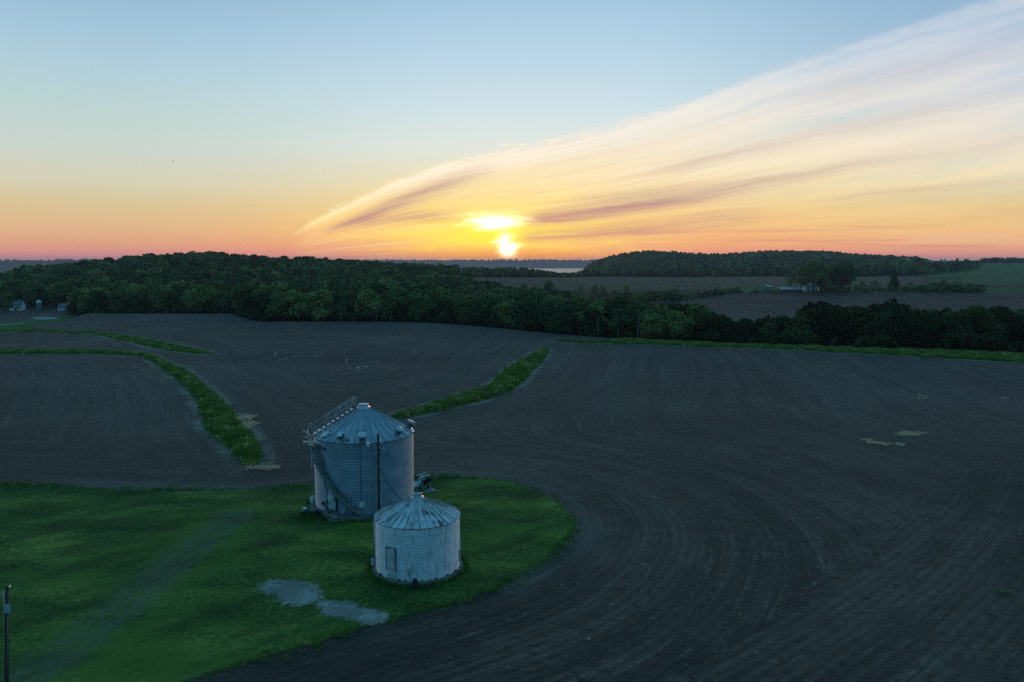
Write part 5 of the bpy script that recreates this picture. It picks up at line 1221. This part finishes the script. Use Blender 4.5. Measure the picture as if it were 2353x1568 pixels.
# ------------------------------------------------------------------ white riser pipes and puddles in the field
for (bx, by, tx, ty), lab in (((631.6, 827.3, 634.2, 809.7), 'leaning white riser pipe with an orange foot, left one of the pair in the field'), ((792.6, 844.9, 798.4, 824.7), 'leaning white riser pipe with an orange foot, right one of the pair in the field')):
    x, y = G(bx, by); z = hz(x, y); H = (by - ty) / F * y; dx = (tx - bx) / F * y
    r_ = empty('riser_pipe', (x, y, z)); tag(r_, lab, 'pipe', 'riser pipes in the middle field')
    MB().tube((dx * 0.2, 0, H * 0.2), (dx, 0, H), 0.06, None, 10).build('pipe', M_WHITE, r_)
    MB().tube((0, 0, -0.2), (dx * 0.22, 0, H * 0.24), 0.15, 0.12, 12).build('base', M_ORANGE, r_)
def puddles():
    m = MB()
    spec = [(1118, 1441, 14), (1134, 1438, 20), (1148, 1435, 14), (1178, 1429, 10), (1184, 1428, 6), (1222, 1434, 8), (1215, 1422, 10), (1240, 1424.5, 22), (1260, 1426, 14), (1395, 1475, 14),
            (1425, 1474, 10), (1430, 1472.5, 18), (1434, 1471, 12), (1457, 1467, 12), (1464, 1469.5, 20), (1470, 1468, 12), (1486, 1450, 10), (1505, 1446, 6), (1513, 1456.5, 8), (1518, 1454, 6), (1545, 1456, 6), (1440, 1476, 8)]
    for fx_, fy_, ln in spec:
        x, y = G(fx_ * .5745, fy_ * .5745); l = ln / 3185 * y * 0.42; w_ = 0.16; a = -0.25; n = 10; pts = []
        for i in range(n):
            t = 2 * math.pi * i / n; lx, ly = l * math.cos(t) * rnd.uniform(.8, 1.15), w_ * math.sin(t) * rnd.uniform(.7, 1.3)
            X_, Y_ = x + lx * math.cos(a) - ly * math.sin(a), y + lx * math.sin(a) + ly * math.cos(a); pts.append((X_, Y_, hz(x, y) + 0.06))
        m.addv(pts, [tuple(range(n))])
    mp = bpy.data.materials.new('puddle_painted_glint'); mp.use_nodes = True; p = mp.node_tree.nodes['Principled BSDF']
    p.inputs['Base Color'].default_value = (0.75, 0.80, 0.82, 1); p.inputs['Roughness'].default_value = 0.45; p.inputs['Metallic'].default_value = 0.2  # pale base colour paints the sky's glint onto the water
    tag(m.build('puddles', mp), 'rain puddles with a painted pale glint, in the furrows beside the two riser pipes', 'puddles', kind='stuff')
puddles()

# ------------------------------------------------------------------ far buildings
def gable_house(name, px_, d, wd, dp, hw, hr, wall, roofm, label, cat, rz=0.0, wins=(), doors=(), group=None, zoff=0.0, chim=False, over=0.35):
    x, y = Gd(px_, d); z = hz(x, y) + zoff
    r = empty(name, (x, y, z), rz); tag(r, label, cat, group); W, D = wd / 2, dp / 2
    m = MB(); m.addv([(-W, -D, -1.5), (W, -D, -1.5), (W, D, -1.5), (-W, D, -1.5), (-W, -D, hw), (W, -D, hw), (W, D, hw), (-W, D, hw), (-W, 0, hw + hr), (W, 0, hw + hr)],
                     [(0, 1, 5, 4), (1, 2, 6, 9, 5), (2, 3, 7, 6), (3, 0, 4, 8, 7)]); m.build('wall', wall, r)
    q = MB(); ex = over; s = hr / D; t_ = 0.14
    for sg in (-1, 1):
        q.addv([(-W - ex, sg * (D + ex), hw - ex * s), (W + ex, sg * (D + ex), hw - ex * s), (W + ex, 0, hw + hr), (-W - ex, 0, hw + hr),
                (-W - ex, sg * (D + ex), hw - ex * s + t_), (W + ex, sg * (D + ex), hw - ex * s + t_), (W + ex, 0, hw + hr + t_), (-W - ex, 0, hw + hr + t_)],
               [(0, 1, 2, 3), (4, 7, 6, 5), (0, 4, 5, 1), (1, 5, 6, 2), (0, 3, 7, 4)])
    rf = q.build('roof', roofm, r)
    if chim: MB().box((W * 0.3, 0.4, hw + hr + 0.3), (0.7, 0.7, 1.4)).build('chimney', M_CONC, rf)
    for (wx, wz, ww, wh) in wins:
        MB().box((wx, -D - 0.03, wz), (ww, 0.08, wh)).build('window', M_DARKWIN, r)
    for (wx, ww, wh) in doors:
        MB().box((wx, -D - 0.03, wh / 2), (ww, 0.08, wh)).build('door', M_DARKWIN, r)
    return r
gable_house('house', 34, 452, 6.0, 7.0, 3.3, 2.2, M_SIDING, M_SHINGLE, 'white house with a grey hipped roof at the end of the gravel drive', 'house', 0.25, [(-1.6, 2.0, .9, 1.1), (1.4, 2.0, .9, 1.1)], [(0.1, 1.0, 2.0)], chim=True)
gable_house('cottage', 150, 455, 8.6, 5.0, 2.5, 1.3, M_SIDING, M_SHINGLE, 'long low white cottage with dark windows under the trees', 'cottage', -0.12, [(-2.8, 1.5, 1.1, 1.0), (-0.6, 1.5, .9, .9), (2.0, 1.5, 1.0, .9)], [(0.8, 0.9, 2.0)])
x, y = Gd(83, 456); z = hz(x, y); os_ = empty('silo', (x, y, z)); tag(os_, 'narrow old silo with a domed cap between the house and the cottage', 'silo')
MB().lathe([(1.35, -1), (1.35, 4.3)], 20).build('wall', M_TEAL, os_); MB().lathe([(1.45, 4.3), (1.25, 4.9), (0.8, 5.4), (0, 5.7)], 20).build('cap', M_STEEL, os_)
x, y = Gd(91, 450); yp = empty('utility_pole', (x, y, hz(x, y))); tag(yp, 'thin far pole right of the old silo', 'utility pole'); MB().tube((0, 0, -1), (0, 0, 5.6), 0.11, 0.08, 8).build('pole', M_WOOD, yp); MB().box((0, 0, 5.2), (1.3, 0.1, 0.1)).build('crossarm', M_WOOD, yp)
x, y = Gd(154.5, 462); yl = empty('yard_light', (x, y, hz(x, y))); tag(yl, 'lit yard light on a slim pole above the cottage roof', 'yard light')
MB().tube((0, 0, -1), (0, 0, 6.5), 0.09, 0.07, 8).build('pole', M_STEEL, yl)
ml = bpy.data.materials.new('lit_lamp'); ml.use_nodes = True; p = ml.node_tree.nodes['Principled BSDF']; p.inputs['Emission Color'].default_value = (0.75, 1.0, 0.9, 1); p.inputs['Emission Strength'].default_value = 3.0
zl = ztop(154.5, 696, y) - hz(x, y); MB().lathe([(0, zl - .3), (.28, zl - .15), (.3, zl), (.2, zl + .2), (0, zl + .3)], 12, 0, -0.2).build('lamp', ml, yl); MB().tube((0, 0, 6.4), (0, 0, zl + 0.3), 0.08, 0.06, 8).build('mast', M_STEEL, yl)
x, y = Gd(214, 346); mk = tag(MB().lathe([(0, 0), (.32, .05), (.34, .5), (.2, .8), (0, .85)], 12).build('marker_barrel', M_PALE, None, (x, y, hz(x, y))), 'tiny pale barrel marker where the verge meets the field crest', 'marker')
# farmstead on the right
gable_house('shed', 1762, 690, 13.5, 9.0, 3.4, 1.3, M_BARN, M_BARNROOF, 'grey metal machine shed with a low gable roof, left end of the farmstead', 'shed', rad(62), [], [(3.0, 3.4, 2.8)])
ls = gable_house('barn', 1816, 672, 18.0, 6.0, 2.0, 1.8, M_REDWALL, M_BARNROOF, 'long low open-fronted barn with three pale roof sections', 'barn', 0.02, [(-6.5, 0.8, 1.6, 1.2), (-2.6, 0.8, 1.4, 1.2), (1.9, 0.8, 1.6, 1.2), (5.9, 0.8, 2.2, 1.0)])
for gx in (-2.7, 4.4): MB().box((gx, -1.75, 2.95), (0.5, 3.2, 0.25), M=Matrix.Rotation(math.atan2(1.8, 3.0), 4, 'X')).build('roof_gap', M_DARKWIN, ls)
gable_house('farmhouse', 1868, 700, 14, 7.0, 2.6, 2.2, M_SIDING, M_SHINGLE, 'white farmhouse with red foundation hidden behind the broad trees', 'farmhouse', 0.05, [(-4.5, 1.6, 1.0, 1.1), (-1, 1.6, 1.0, 1.1), (4.5, 1.6, 1.0, 1.1)], [(3.0, 1.2, 2.2)], chim=True)
gable_house('farmhouse_wing', 1889, 694, 5.0, 5.0, 3.6, 2.0, M_SIDING, M_SHINGLE, 'tall narrow gabled wing of the farmhouse between the tree trunks', 'house', rad(90), [(0, 3, 1, 1.2)], [])
# distant farm on the skyline
FD = 'distant farm buildings on the skyline'
def on_sky(px_, pbase, d): return ztop(px_, pbase, d) - hz(*Gd(px_, d))
for nm, px_, pb, d, wd, hw, hr, lab in [('barn', 2081, 601.5, 1990, 16, 3.5, 3.2, 'white barn with a bright roof on the right skyline, leftmost of the distant farm'), ('shed', 2094, 603, 1985, 11, 1.8, 0.8, 'low white lean-to just right of the distant white barn'),
                                      ('hall', 2134, 602.5, 1990, 20, 2.8, 2.2, 'long pale arched hall in the middle of the distant farm'), ('shed', 2190, 602.5, 1995, 16, 1.8, 1.4, 'low grey shed at the right end of the distant farm')]:
    gable_house(nm, px_, d, wd, 10, hw, hr, M_WHITE if px_ < 2150 else M_BARN, M_BARNROOF, lab, nm, 0.0, [], [(0, 3, 2.2)], FD, zoff=max(0, on_sky(px_, pb, d)))
for i, (px_, w_) in enumerate([(2163, 3.2), (2171, 3.0)]):
    x, y = Gd(px_, 2000); zb = hz(x, y) + max(0, on_sky(px_, 603, 2000)); s_ = empty('distant_silo', (x, y, zb)); tag(s_, ('left', 'right')[i] + ' one of the two grey upright silos at the distant farm', 'silo', FD)
    MB().lathe([(w_, -4), (w_, 6.5)], 16).build('wall', M_STEEL, s_); MB().lathe([(w_, 6.5), (w_ * .6, 8), (0, 8.6)], 16).build('cap', M_STEEL, s_)
# water tower and mast far across the river
x, y = Gd(1187, 9350); z = hz(x, y); wt = empty('water_tower', (x, y, z)); tag(wt, 'tiny water tower silhouette on the horizon just right of the sun', 'water tower')
zt = ztop(1187, 593.0, y) - z
MB().lathe([(3.0, -5), (2.6, zt - 14)], 14).build('stem', M_CREAM, wt); MB().lathe([(0, zt - 16), (9, zt - 14), (11, zt - 9), (9, zt - 3), (0, zt)], 20).build('tank', M_CREAM, wt)
x, y = Gd(129, 5750); z = hz(x, y); rm = empty('radio_mast', (x, y, z)); tag(rm, 'hair-thin radio mast on the left horizon', 'radio mast')
mm = MB(); hm = ztop(129, 586, y) - z
for a in range(3): mm.tube((2.0 * math.cos(a * 2.09), 2.0 * math.sin(a * 2.09), -5), (0.5 * math.cos(a * 2.09), 0.5 * math.sin(a * 2.09), hm), 0.5, 0.3, 5)
mm.build('lattice', M_STEEL, rm)
# bird
bz_ = 150.0; u_, v_ = uv_of(398, 371)
bb = MB(); bb.addv([(-0.16, -0.05, 0.03), (0, 0.1, 0.0), (0.2, 0.03, 0.0), (0, -0.08, -0.03), (0, 0, 0.05)], [(0, 1, 4), (1, 2, 4), (2, 3, 4), (3, 0, 4), (0, 3, 2, 1)])
bb.addv([(0.05, 0, 0.03), (-0.05, 0, 0.03), (-0.12, 0.45, 0.16), (0.0, 0.42, 0.17), (0.0, 0.2, 0.10)], [(0, 1, 4), (1, 2, 3, 4), (0, 4, 3)]); bb.addv([(0.05, 0, 0.03), (-0.05, 0, 0.03), (-0.1, -0.45, 0.14), (0.02, -0.42, 0.15), (0.0, -0.2, 0.09)], [(0, 4, 1), (1, 4, 3, 2), (0, 3, 4)])
bd = bb.build('bird', M_BLACK, None, (u_ * bz_, bz_, CAMZ + v_ * bz_)); bd.rotation_euler = (0.3, 0.2, 0.9); tag(bd, 'tiny dark bird in flight in the clear left sky', 'bird')

# ------------------------------------------------------------------ the air
def haze(density=6.3e-5):
    m = bpy.data.materials.new('haze'); m.use_nodes = True; nt = m.node_tree; nt.nodes.clear()
    v = nt.nodes.new('ShaderNodeVolumePrincipled'); v.inputs['Color'].default_value = (0.80, 0.86, 1.0, 1); v.inputs['Density'].default_value = density; v.inputs['Anisotropy'].default_value = 0.0
    o = nt.nodes.new('ShaderNodeOutputMaterial'); nt.links.new(v.outputs[0], o.inputs['Volume'])
    b = MB().box((0, 0, 0), (24600, 24600, 128)); ob = b.build('haze', m, None, (0, 0, -66 + 64)); tag(ob, kind='stuff')
haze()
